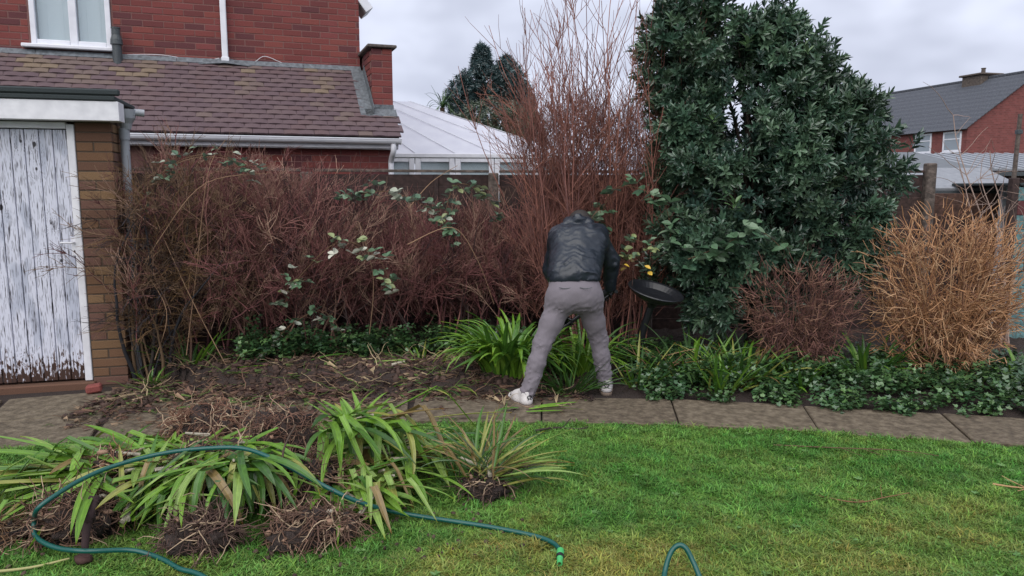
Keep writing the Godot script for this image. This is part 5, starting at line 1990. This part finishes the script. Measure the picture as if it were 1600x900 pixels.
	f.limb(knee_r.lerp(ank_r, 0.35) + Vector3(0, 0, 0.012), ank_r, 0.06, 0.052, 0.03)
	f.limb(hip_l + Vector3(0, 0.03, 0), hip_r + Vector3(0, 0.03, 0), 0.095, 0.095, 0.05)
	f.limb(Vector3(0.385, 0.80, -5.545), Vector3(0.545, 0.80, -5.565), 0.118, 0.118, 0.06)
	f.limb(Vector3(0.40, 0.90, -5.62), Vector3(0.53, 0.90, -5.63), 0.115, 0.115, 0.06)
	f.limb(Vector3(0.41, 0.78, -5.50), Vector3(0.43, 0.82, -5.50), 0.075, 0.07, 0.06)
	f.limb(Vector3(0.51, 0.78, -5.515), Vector3(0.50, 0.82, -5.515), 0.075, 0.07, 0.06)
	f.cut(Vector3(0.46, 0.955, -5.6), Vector3(0, 1, -0.35).normalized())
	f.cut(Vector3(0.4, 0.075, -5.5), Vector3.DOWN)
	f.crease(func(p: Vector3) -> float:
		var low := smoothstep(0.42, 0.15, p.y) + 0.7 * exp(-pow((p.y - 0.45) / 0.07, 2)) + 0.6 * exp(-pow((p.y - 0.7) / 0.06, 2)) + 0.15
		var a := 1.0 - absf(folds.get_noise_3d(p.x * 5.0 + p.y * 6.0, p.y * 15.0 - p.x * 13.0, p.z * 5.0)) * 2.4
		var c := 1.0 - absf(folds.get_noise_3d(p.x * 6.0 - p.y * 7.0 + 9.0, p.y * 11.0 + p.x * 12.0, p.z * 6.0)) * 2.4
		return -low * (0.013 * maxf(a, 0.0) * maxf(a, 0.0) + 0.010 * maxf(c, 0.0) * maxf(c, 0.0)) + low * 0.004)
	f.into(tr)
	var cloth := mat(lin(0.19, 0.168, 0.192), 0.85, noise_tex(0.09, Color(0.82, 0.82, 0.82), Color(1, 1, 1), 91), 4.0)
	cloth.rim_enabled = true
	cloth.rim = 0.25
	put("trousers", tr, cloth, t).set_meta("label", "grey-mauve trousers with muddied hems")
	for s in [-1, 1]:
		var pk := Builder.new()
		var px: float = 0.463 + s * 0.075
		pk.tube(bezier([Vector3(px - 0.045, 0.868, -5.432 - 0.004), Vector3(px, 0.862, -5.428), Vector3(px + 0.045, 0.868, -5.436)], 4), 0.003, 0.003, 4)
		put("pocket_seam", pk, M.dark_pipe, t)
	# jacket
	var ja := Builder.new()
	f = Field.new(Vector3(0.12, 0.55, -6.35), Vector3(1.0, 1.48, -5.35), 0.011)
	f.limb(Vector3(0.385, 0.93, -5.60), Vector3(0.425, 1.15, -5.83), 0.122, 0.125, 0.05)
	f.limb(Vector3(0.545, 0.93, -5.61), Vector3(0.60, 1.15, -5.84), 0.122, 0.125, 0.05)
	f.limb(Vector3(0.465, 0.95, -5.58), Vector3(0.515, 1.17, -5.82), 0.12, 0.12, 0.05)
	f.limb(Vector3(0.43, 1.16, -5.86), Vector3(0.61, 1.17, -5.86), 0.12, 0.12, 0.05)
	f.limb(Vector3(0.43, 1.16, -5.86), sh_l, 0.11, 0.088, 0.06)
	f.limb(Vector3(0.61, 1.17, -5.86), sh_r, 0.11, 0.088, 0.06)
	f.limb(sh_l, el_l, 0.082, 0.068, 0.04)
	f.limb(el_l, wr_l + Vector3(0.0, 0.0, 0), 0.068, 0.046, 0.03)
	f.limb(sh_r, el_r, 0.084, 0.072, 0.04)
	f.limb(el_r, wr_r + Vector3(0.0, 0.0, 0), 0.072, 0.048, 0.03)
	f.limb(Vector3(0.47, 1.285, -5.97), Vector3(0.575, 1.29, -5.97), 0.062, 0.06, 0.04)
	f.limb(Vector3(0.45, 1.31, -6.0), Vector3(0.595, 1.315, -6.0), 0.045, 0.045, 0.03)
	for z in f.nz:
		for y in f.ny:
			for x in f.nx:
				var p := f.lo + Vector3(x, y, z) * f.cell
				# the hem: cut below the waist, but leave the arms alone
				if p.z > -5.93 or (p.x > 0.42 and p.x < 0.68 and p.y < 1.0):
					var d := (p - Vector3(0.465, 0.895, -5.56)).dot(Vector3(0.03, -1, 0.16).normalized())
					var i := (z * f.ny + y) * f.nx + x
					f.val[i] = maxf(f.val[i], d)
	f.crease(func(p: Vector3) -> float:
		var along := (p.y - 0.9) * 0.7 + (-5.55 - p.z) * 0.7
		var q := folds.get_noise_3d(p.x * 4.0, along * 24.0 + 2.0 * folds.get_noise_2d(p.x * 5.0, p.y * 3.0), p.z * 2.0 + p.x * 3.0)
		var soft := folds.get_noise_3d(p.x * 9.0 + 7.0, p.y * 9.0, p.z * 9.0)
		return 0.013 * q + 0.006 * soft)
	f.into(ja)
	var shell := mat(lin(0.019, 0.026, 0.038), 0.36, noise_tex(0.03, Color(0.75, 0.75, 0.75), Color(1, 1, 1), 95), 3.0, bump_fine, 0.08)
	put("jacket", ja, shell, t).set_meta("label", "dark blue-grey waxy jacket creased across the back")
	# the hood lying in a roll behind the neck
	var hd := Builder.new()
	f = Field.new(Vector3(0.36, 1.2, -6.15), Vector3(0.7, 1.45, -5.82), 0.008)
	f.limb(Vector3(0.445, 1.30, -5.955), Vector3(0.52, 1.335, -5.94), 0.036, 0.042, 0.03)
	f.limb(Vector3(0.52, 1.335, -5.94), Vector3(0.605, 1.305, -5.96), 0.042, 0.036, 0.03)
	f.limb(Vector3(0.455, 1.275, -5.93), Vector3(0.595, 1.28, -5.935), 0.034, 0.034, 0.02)
	f.crease(func(p: Vector3) -> float: return 0.012 * folds.get_noise_3d(p.x * 14.0, p.y * 22.0, p.z * 14.0))
	f.into(hd)
	put("hood", hd, shell, t)
	# shoes
	for s in [[Vector3(0.108, 0, -5.33), Vector3(-0.48, 0, -0.88), "white trainer half turned to the left"], [Vector3(0.728, 0, -5.665), Vector3(0.1, 0, -0.99), "white trainer seen from its heel"]]:
		var o: Vector3 = s[0]
		var d: Vector3 = (s[1] as Vector3).normalized()
		var sh := Builder.new()
		f = Field.new(o + Vector3(-0.3, 0.0, -0.36), o + Vector3(0.2, 0.18, 0.12), 0.008)
		f.limb(o + Vector3(0, 0.05, 0), o + d * 0.10 + Vector3(0, 0.05, 0), 0.04, 0.045, 0.03)
		f.limb(o + d * 0.10 + Vector3(0, 0.045, 0), o + d * 0.215 + Vector3(0, 0.034, 0), 0.046, 0.036, 0.03)
		f.limb(o + Vector3(0, 0.06, 0) + d * 0.005, o + Vector3(0, 0.115, 0) + d * 0.015, 0.04, 0.04, 0.02)
		f.limb(o + Vector3(0, 0.10, 0) + d * 0.06, o + Vector3(0, 0.065, 0) + d * 0.15, 0.035, 0.035, 0.03)
		f.cut(o + Vector3(0, 0.028, 0), Vector3.DOWN)
		f.cut(o + Vector3(0, 0.125, 0), Vector3(0, 1, 0))
		f.into(sh)
		var shoe := put("shoe", sh, mat(lin(0.78, 0.76, 0.77), 0.6, noise_tex(0.04, Color(0.8, 0.78, 0.76), Color(1, 1, 1), 96), 5.0), t)
		shoe.set_meta("label", s[2])
		var so := Builder.new()
		f = Field.new(o + Vector3(-0.3, -0.03, -0.36), o + Vector3(0.2, 0.08, 0.12), 0.008)
		f.limb(o + Vector3(0, 0.02, 0) - d * 0.002, o + d * 0.10 + Vector3(0, 0.02, 0), 0.045, 0.049, 0.03)
		f.limb(o + d * 0.10 + Vector3(0, 0.02, 0), o + d * 0.22 + Vector3(0, 0.022, 0), 0.049, 0.04, 0.03)
		f.cut(o + Vector3(0, 0.027, 0), Vector3(0, 1, 0))
		f.cut(o + Vector3(0, 0.002, 0), Vector3.DOWN)
		f.into(so)
		put("sole", so, mat(lin(0.42, 0.31, 0.24), 0.8, speckle, 6.0), shoe)
		# the dark loop printed on the heel
		var mk := Builder.new()
		var lp := PackedVector3Array()
		var sx := Vector3(-d.z, 0, d.x)
		for k in 13:
			var an := TAU * k / 12.0
			var w := 0.018 * cos(an)
			lp.append(o - d * (0.041 - w * w * 12.0) + sx * w + Vector3(0, 0.088 + 0.012 * sin(an), 0))
		mk.tube(lp, 0.0035, 0.0035, 5)
		mk.tube(PackedVector3Array([o - d * 0.040 + sx * 0.006 + Vector3(0, 0.077, 0), o - d * 0.040 + sx * 0.015 + Vector3(0, 0.066, 0)]), 0.0035, 0.003, 5)
		mk.tube(PackedVector3Array([o - d * 0.040 - sx * 0.006 + Vector3(0, 0.077, 0), o - d * 0.040 - sx * 0.015 + Vector3(0, 0.066, 0)]), 0.0035, 0.003, 5)
		put("heel_mark", mk, M.black, shoe)
	# the tool being used
	var g := thing("garden_fork", "dark long-shafted garden tool slanting between the person's legs", "garden tool")
	var b := Builder.new()
	b.tube(PackedVector3Array([a0, a0.lerp(a1, 0.35), a0.lerp(a1, 0.7), a1]), 0.017, 0.019, 10, true)
	put("shaft", b, M.black, g)
	b = Builder.new()
	var cross := sd.cross(Vector3.UP).normalized()
	b.tube(PackedVector3Array([a0 - cross * 0.06, a0 + cross * 0.06]), 0.016, 0.016, 8, true)
	put("handle", b, M.black, g)
	for k in 4:
		b = Builder.new()
		var o := cross * (-0.075 + 0.05 * k)
		b.tube(PackedVector3Array([a1, a1 + sd * 0.03 + o, a1 + sd * 0.16 + o - Vector3(0, 0.01, 0)]), 0.007, 0.003, 6, true)
		put("tine", b, M.dark_pipe, g)

# ---------------------------------------------------------------- heap of dug-up plants

func root_ball(called: String, label: String, at: Vector3, r: Vector3, roots: int, tint: Color, pale: int, group := "root balls dug out of the bed") -> Node3D:
	var t := thing(called, label, "root ball", at, rr(-0.4, 0.4), group)
	var b := Builder.new()
	lump(b, Vector3(0, r.y * 0.5, 0), r * Vector3(0.8, 0.72, 0.8), 16, 0.8, rng.randi() % 999, 28)
	for k in 4:
		lump(b, Vector3(rr(-0.5, 0.5) * r.x, r.y * rr(0.25, 0.6), rr(-0.5, 0.6) * r.z), r * rr(0.35, 0.5), 12, 0.9, rng.randi() % 999, 20)
	for k in b.v.size():
		if b.v[k].y < 0.004:
			b.v[k].y = 0.004
	put("soil", b, M.soil, t)
	b = Builder.new()
	for k in int(roots * 1.7):
		var d := Vector3(rr(-1, 1), rr(-0.25, 1.0), rr(-1, 1)).normalized()
		var p := Vector3(0, r.y * 0.5, 0) + d * r * rr(0.65, 0.98)
		var dir := Vector3(rr(-1, 1), rr(-0.7, 0.5), rr(-1, 1))
		dir = (dir - d * dir.dot(d) * 0.8 + d * 0.12).normalized()
		b.col = tint.lerp(Color(0.05, 0.035, 0.03), rng.randf() * 0.75) * rr(0.8, 1.4)
		if rng.randf() < 0.15:
			b.col = Color(0.42, 0.31, 0.21) * rr(0.8, 1.1)
		var line := wander(p, dir, rr(0.06, 0.2), 6, 0.5, -0.06)
		for q in line.size():
			line[q].y = maxf(line[q].y, 0.006)
		b.tube(line, rr(0.0022, 0.0048), 0.0014, 4)
	put("roots", b, M.bark, t).set_meta("kind", "stuff")
	for k in (pale + 1) / 2:
		var d := Vector3(rr(-0.9, 0.9), rr(0.0, 0.9), rr(0.1, 1)).normalized()
		var p := Vector3(0, r.y * 0.6, 0) + d * r * 0.93
		b = Builder.new()
		lump(b, p, Vector3(rr(0.008, 0.03), rr(0.007, 0.014), rr(0.008, 0.016)), 7, 0.9, k + 3)
		put("rhizome", b, M.pale if k % 4 == 3 else mat_rhizome, t)
	return t

var mat_rhizome := StandardMaterial3D.new()

func bundle(called: String, label: String, at: Vector3, count: int, yaw0: float, yaw1: float, el0: float, el1: float, l0: float, l1: float, width: float, tones: Array, shapes: Array, spread := 0.06, stubs := 4) -> Node3D:
	var t := thing(called, label, "plant", at, 0.0, "dug-up strap-leaved plants in the heap")
	for k in int(count * 1.6):
		var yaw := deg_to_rad(rr(yaw0, yaw1) if rng.randf() < 0.8 else rr(yaw0 - 50, yaw1 + 50))
		var o := Vector3(rr(-spread, spread) * 1.4, rr(-0.03, 0.05), rr(-spread, spread) * 1.4)
		var dry := rng.randf()
		strap(t, o, yaw, rr(el0, el1), rr(l0, l1), width * rr(0.65, 1.12), shapes[rng.randi() % shapes.size()], 6 if dry < 0.05 else 4 if dry < 0.12 else tones[rng.randi() % tones.size()], 0.015)
	for k in stubs:
		var yaw := deg_to_rad(rr(yaw0, yaw1))
		var d := Vector3(cos(yaw), rr(0.2, 0.5), -sin(yaw)).normalized()
		var o := Vector3(rr(-spread, spread), rr(0.0, 0.05), rr(-spread, spread))
		var b := Builder.new()
		b.tube(PackedVector3Array([o - d * 0.03, o, o + d * 0.04, o + d * 0.09]), 0.012, 0.006, 8, true)
		put("pale_stalk", b, M.pale, t)
	return t

func heap() -> void:
	rng.seed = 184
	mat_rhizome.albedo_color = lin(0.27, 0.165, 0.11)
	mat_rhizome.roughness = 0.8
	var brown := Color(0.17, 0.10, 0.07)
	root_ball("root_ball", "root ball with a thick brown stub at the heap's near left end", Vector3(-2.0, 0, -3.28), Vector3(0.21, 0.15, 0.16), 330, brown, 12)
	var st := thing("woody_root_stub", "thick dark brown woody root stub lying over the hose", "root", Vector3(-1.83, 0.02, -3.1))
	var b := Builder.new()
	b.col = Color(0.045, 0.03, 0.028)
	b.tube(bezier([Vector3(-0.03, 0.19, -0.1), Vector3(-0.012, 0.172, -0.05), Vector3(-0.006, 0.135, 0.0), Vector3(0.01, 0.085, 0.05), Vector3(0.02, 0.03, 0.08)], 4), 0.021, 0.014, 11, true)
	lump(b, Vector3(-0.012, 0.15, -0.01), Vector3(0.028, 0.03, 0.026), 9, 0.7, 4, 16)
	lump(b, Vector3(-0.03, 0.19, -0.1), Vector3(0.03, 0.024, 0.026), 9, 0.9, 6, 16)
	put("stub", b, M.bark, st)
	b = Builder.new()
	b.col = Color(0.09, 0.05, 0.045)
	lump(b, Vector3(0.02, 0.02, 0.09), Vector3(0.035, 0.022, 0.03), 8, 0.5, 5)
	put("end", b, M.bark, st)
	root_ball("root_ball", "dark stringy root ball at the bottom, left of the pale-knobbed one", Vector3(-1.37, 0, -3.16), Vector3(0.15, 0.12, 0.13), 330, Color(0.12, 0.075, 0.06), 2)
	root_ball("root_ball", "wide root ball with pale rhizome knobs in front of the hose", Vector3(-0.9, 0, -3.24), Vector3(0.215, 0.11, 0.14), 340, brown, 11)
	root_ball("root_ball", "small soil-covered root ball standing alone on the lawn", Vector3(-0.14, 0, -3.74), Vector3(0.12, 0.10, 0.11), 90, Color(0.12, 0.08, 0.06), 1)
	root_ball("root_ball", "reddish root mass at the top of the heap by the slabs", Vector3(-1.82, 0, -4.38), Vector3(0.3, 0.21, 0.22), 420, Color(0.23, 0.12, 0.08), 6)
	root_ball("root_ball", "brown root mass behind the hose, next to the upright leaves", Vector3(-1.36, 0, -4.25), Vector3(0.27, 0.22, 0.2), 400, Color(0.19, 0.105, 0.075), 6)
	root_ball("root_ball", "small root clod between the left leaf bundles", Vector3(-2.05, 0, -3.72), Vector3(0.17, 0.18, 0.14), 160, Color(0.22, 0.11, 0.07), 3)
	root_ball("root_ball", "buried root mass under the middle drooping leaves", Vector3(-1.5, 0, -3.68), Vector3(0.34, 0.23, 0.26), 260, brown, 3)
	root_ball("root_ball", "root mass right of the hose bend under the broad leaves", Vector3(-1.02, 0, -3.66), Vector3(0.22, 0.17, 0.2), 240, Color(0.2, 0.12, 0.08), 5)
	root_ball("root_ball", "low crumbled roots at the far left of the heap", Vector3(-2.3, 0, -3.2), Vector3(0.12, 0.07, 0.1), 110, Color(0.22, 0.13, 0.075), 2)
	var fresh := [0, 1, 1, 3, 0, 2, 4]
	bundle("uprooted_plant", "light green leaf bundle fanning to the picture's left edge", Vector3(-2.1, 0.14, -3.72), 30, 172, 235, -0.1, 0.3, 0.42, 0.8, 0.042, fresh, [6, 1, 0, 1, 7], 0.09, 6)
	bundle("uprooted_plant", "leaf bundle on the far left side next to the slabs", Vector3(-2.0, 0.13, -4.0), 22, 135, 215, 0.0, 0.35, 0.3, 0.52, 0.045, [0, 2, 1], [1, 6, 7, 2], 0.1, 4)
	bundle("uprooted_plant", "pale-based plant springing up beside the near left root ball", Vector3(-1.74, 0.1, -3.3), 34, 10, 120, 0.1, 0.75, 0.3, 0.52, 0.03, [3, 1, 0, 3, 2, 5], [1, 2, 6, 7], 0.05, 7)
	bundle("uprooted_plant", "arching leaves looping over the hose at the heap's crest", Vector3(-1.72, 0.19, -3.72), 28, -30, 200, -0.1, 0.4, 0.28, 0.5, 0.036, [0, 1, 3], [2, 7, 1, 6], 0.11, 4)
	bundle("uprooted_plant", "drooping leaf tuft in the middle of the heap above the dark root ball", Vector3(-1.36, 0.25, -3.62), 38, 215, 350, -0.1, 0.45, 0.34, 0.55, 0.042, [0, 2, 1, 0, 5, 3], [2, 3, 4, 7], 0.1, 3)
	bundle("uprooted_plant", "flat leaves spread left of the middle tuft", Vector3(-1.6, 0.19, -3.56), 22, 180, 310, -0.1, 0.3, 0.28, 0.46, 0.036, [1, 0, 3, 2, 4], [1, 2, 7, 6], 0.1, 4)
	bundle("uprooted_plant", "tall broad-leaved plant standing at the back of the heap", Vector3(-0.96, 0.14, -4.38), 18, 15, 165, 0.2, 1.0, 0.2, 0.34, 0.045, [0, 0, 1, 2], [0, 1, 2, 6], 0.06, 3)
	bundle("uprooted_plant", "long broad leaves falling forward from the heap's back right", Vector3(-0.9, 0.22, -4.25), 26, 265, 335, 0.0, 0.55, 0.5, 0.8, 0.05, [0, 2, 0, 1, 5, 3], [1, 2, 3, 7, 7, 0], 0.12, 2)
	bundle("uprooted_plant", "flattened leaves lying right of the hose", Vector3(-0.75, 0.09, -3.72), 34, 255, 380, 0.0, 0.35, 0.25, 0.5, 0.036, [0, 1, 2, 3], [1, 2, 7, 6], 0.12, 5)
	bundle("uprooted_plant", "yellowing withered leaves lying towards the small root ball", Vector3(-0.72, 0.07, -4.15), 26, -35, 25, 0.0, 0.3, 0.35, 0.6, 0.026, [4, 2, 6, 7, 4], [0, 1, 6], 0.1, 3)
	bundle("uprooted_plant", "narrow grey-green leaves growing from the lone root ball", Vector3(-0.14, 0.13, -3.74), 40, 10, 200, 0.35, 1.3, 0.2, 0.4, 0.017, [7, 2, 4, 7, 6], [0, 1, 2, 6], 0.05, 3)
	bundle("uprooted_plant", "long pale leaves pointing right from the lone root ball", Vector3(-0.1, 0.1, -3.74), 12, -12, 40, 0.15, 0.6, 0.32, 0.48, 0.026, [4, 7, 3], [0, 1, 6], 0.04, 1)
	bundle("uprooted_plant", "short leaf stubs by the pale-knobbed root ball", Vector3(-0.72, 0.08, -3.42), 16, 30, 200, 0.1, 0.8, 0.15, 0.3, 0.034, [1, 3, 0], [1, 2, 3], 0.07, 3)
	bundle("uprooted_plant", "loose leaves strewn flat across the heap's left half", Vector3(-1.95, 0.2, -3.6), 18, 0, 360, -0.05, 0.2, 0.3, 0.55, 0.042, [0, 1, 3, 1], [0, 6, 7, 1], 0.22, 4)
	bundle("uprooted_plant", "loose leaves strewn flat on the heap between the hose bends", Vector3(-1.45, 0.27, -3.68), 16, 150, 380, -0.1, 0.2, 0.28, 0.5, 0.042, [0, 1, 3, 2], [0, 6, 7, 1], 0.2, 3)
	bundle("uprooted_plant", "loose leaves flattened at the heap's right edge behind the hose", Vector3(-0.7, 0.12, -3.95), 18, 200, 400, -0.05, 0.15, 0.3, 0.55, 0.044, [0, 1, 2, 3], [0, 6, 7, 1], 0.18, 3)
	var crumb := Builder.new()
	lump(crumb, Vector3.ZERO, Vector3(0.012, 0.008, 0.011), 6, 0.8, 12)
	var where := []
	var tints := []
	for k in 420:
		var x := rr(-2.5, 0.1)
		where.append(Transform3D(Basis.from_euler(Vector3(rr(0, 6), rr(0, 6), rr(0, 6))).scaled(Vector3.ONE * rr(0.3, 1.3)), Vector3(x, 0.02, -3.55 + rr(-0.75, 0.6) + 0.1 * sin(x * 5.0))))
		tints.append(Color(0.075, 0.05, 0.04) * rr(0.6, 1.5))
	tag(many("soil_crumbs", crumb.mesh(), M.bark, where, tints, self), "loose soil crumbs on the grass around the heap", "soil")
	# one dead stalk standing in the heap, a straw on the grass
	var ds := thing("dead_stalk", "dark dead stalk crossing the hose", "stalk", Vector3(-1.1, 0.0, -3.5))
	b = Builder.new()
	b.col = Color(0.08, 0.055, 0.045)
	b.tube(bezier([Vector3(0.0, 0.06, 0.12), Vector3(0.01, 0.2, 0.08), Vector3(0.0, 0.34, 0.0), Vector3(0.04, 0.44, -0.08)], 5), 0.007, 0.004, 6)
	put("stalk", b, M.bark, ds)
	var sw := thing("straw_stem", "pale dry stem lying on grass below the left root ball", "stem", Vector3(-2.2, 0.02, -2.95))
	b = Builder.new()
	b.col = Color(0.36, 0.34, 0.16)
	b.tube(bezier([Vector3(-0.2, 0.0, 0.12), Vector3(0.0, 0.012, 0.06), Vector3(0.2, 0.01, 0.0), Vector3(0.33, 0.02, -0.06)], 5), 0.009, 0.004, 5)
	put("stem", b, M.bark, sw)

func hose() -> void:
	var h := thing("garden_hose", "dark green garden hose winding over the heap to its green connector", "hose")
	var pts := []
	for p in [[-0.952, 0.03, -2.6], [-1.238, 0.036, -2.86], [-1.37, 0.036, -2.93], [-1.452, 0.038, -2.99], [-1.545, 0.042, -3.04], [-1.639, 0.06, -3.043], [-1.789, 0.09, -2.976], [-1.943, 0.08, -3.03], [-2.071, 0.09, -3.11], [-2.101, 0.14, -3.155], [-2.045, 0.22, -3.10], [-1.995, 0.26, -3.16], [-1.95, 0.28, -3.29], [-1.86, 0.30, -3.40], [-1.68, 0.32, -3.51], [-1.463, 0.335, -3.54], [-1.301, 0.335, -3.53], [-1.14, 0.31, -3.46], [-0.959, 0.25, -3.386], [-0.832, 0.2, -3.348], [-0.716, 0.14, -3.357], [-0.574, 0.08, -3.393], [-0.426, 0.045, -3.405], [-0.12, 0.032, -3.33], [0.088, 0.032, -3.24], [0.178, 0.032, -3.17], [0.21, 0.03, -3.10]]:
		pts.append(Vector3(p[0], p[1], p[2]))
	var b := Builder.new()
	b.tube(bezier(pts, 8), 0.0105, 0.0105, 12, true)
	put("tube", b, M.hose, h)
	var e := Vector3(0.21, 0.032, -3.09)
	var d := Vector3(-0.1, -0.02, 1).normalized()
	var cn := Builder.new()
	cn.lathe(e, d, [[0.012, -0.01], [0.016, -0.005], [0.0165, 0.035], [0.0145, 0.038]], 16)
	var c := put("connector", cn, M.connector, h)
	cn = Builder.new()
	cn.lathe(e + d * 0.038, d, [[0.0165, 0.0], [0.018, 0.004], [0.018, 0.02], [0.0165, 0.024]], 16)
	put("black_collar", cn, M.black, c)
	cn = Builder.new()
	cn.lathe(e + d * 0.062, d, [[0.0145, 0.0], [0.013, 0.01], [0.0125, 0.045], [0.008, 0.046], [0.008, 0.02]], 16)
	put("nozzle", cn, M.connector, c)
	var a := thing("hose_arch", "arched loop of green hose rising from the lawn's near edge", "hose")
	pts = []
	for p in [[0.2, 0.012, -2.1], [0.42, 0.012, -2.35], [0.55, 0.03, -2.62], [0.60, 0.075, -2.8], [0.632, 0.14, -2.85], [0.664, 0.172, -2.86], [0.694, 0.166, -2.85], [0.722, 0.115, -2.82], [0.75, 0.05, -2.75], [0.79, 0.014, -2.6], [0.9, 0.012, -2.35], [1.2, 0.012, -2.1]]:
		pts.append(Vector3(p[0], p[1], p[2]))
	b = Builder.new()
	b.tube(bezier(pts, 8), 0.0105, 0.0105, 12, true)
	put("tube", b, M.hose, a)

func small_things() -> void:
	rng.seed = 191
	var bk := thing("broken_brick", "broken red brick piece lying by the door corner", "brick", Vector3(-3.23, 0.02, -5.68), 0.4)
	var b := Builder.new()
	b.chamfer(Vector3(0, 0.03, 0), Vector3(1, 0.1, 0).normalized(), Vector3(-0.1, 1, 0).normalized(), Vector3.BACK, Vector3(0.055, 0.03, 0.045), 0.012)
	put("piece", b, M.brick[2], bk)
	var twigs := [["dark twig debris on the grass edge below the person", [[0.15, -4.72], [0.28, -4.78], [0.42, -4.76], [0.5, -4.8]], Color(0.05, 0.04, 0.035), 0.008], ["thin brown twig lying mid lawn on the right", [[1.55, -3.7], [1.72, -3.6], [1.9, -3.66], [2.05, -3.72]], Color(0.2, 0.11, 0.06), 0.004], ["long thin twig on the grass near the right path edge", [[1.6, -4.45], [1.95, -4.4], [2.3, -4.34], [2.5, -4.25]], Color(0.12, 0.08, 0.05), 0.004], ["tan stick at the lawn's right edge", [[2.55, -3.83], [2.63, -3.79], [2.75, -3.77]], Color(0.4, 0.25, 0.13), 0.006], ["short brown stem by the withered leaves", [[-0.35, -4.35], [-0.2, -4.4], [-0.1, -4.38]], Color(0.2, 0.12, 0.07), 0.005]]
	for w in twigs:
		var t := thing("fallen_twig", w[0], "twig", Vector3.ZERO, 0.0, "twigs fallen on the lawn")
		var pts := []
		for p in w[1]:
			pts.append(Vector3(p[0], 0.028 + rr(0, 0.008), p[1]))
		b = Builder.new()
		b.col = w[2]
		b.tube(bezier(pts, 4), w[3], w[3] * 0.5, 5, true)
		put("stem", b, M.bark, t)
		for k in 3:
			b = Builder.new()
			b.col = w[2]
			b.tube(wander(pts[1].lerp(pts[2], rr(0, 1)), Vector3(rr(-1, 1), 0.1, rr(-1, 1)), rr(0.06, 0.16), 3, 0.2), w[3] * 0.6, w[3] * 0.3, 4)
			put("side_twig", b, M.bark, t)
	var chip := thing("pale_chip", "cut pale stalk on the dug soil", "stalk", Vector3(-0.97, 0.17, -5.95), 0.5)
	b = Builder.new()
	b.tube(PackedVector3Array([Vector3.ZERO, Vector3(0.05, 0.01, 0), Vector3(0.11, 0.015, 0)]), 0.012, 0.009, 8, true)
	put("stalk", b, M.pale, chip)
	var st := thing("fallen_pale_strip", "long pale leaf strip lying along the path's lawn edge", "leaf", Vector3(-0.55, 0.035, -4.98))
	strap(st, Vector3.ZERO, 0.05, 0.02, 0.55, 0.02, 0, 4, 0.02)
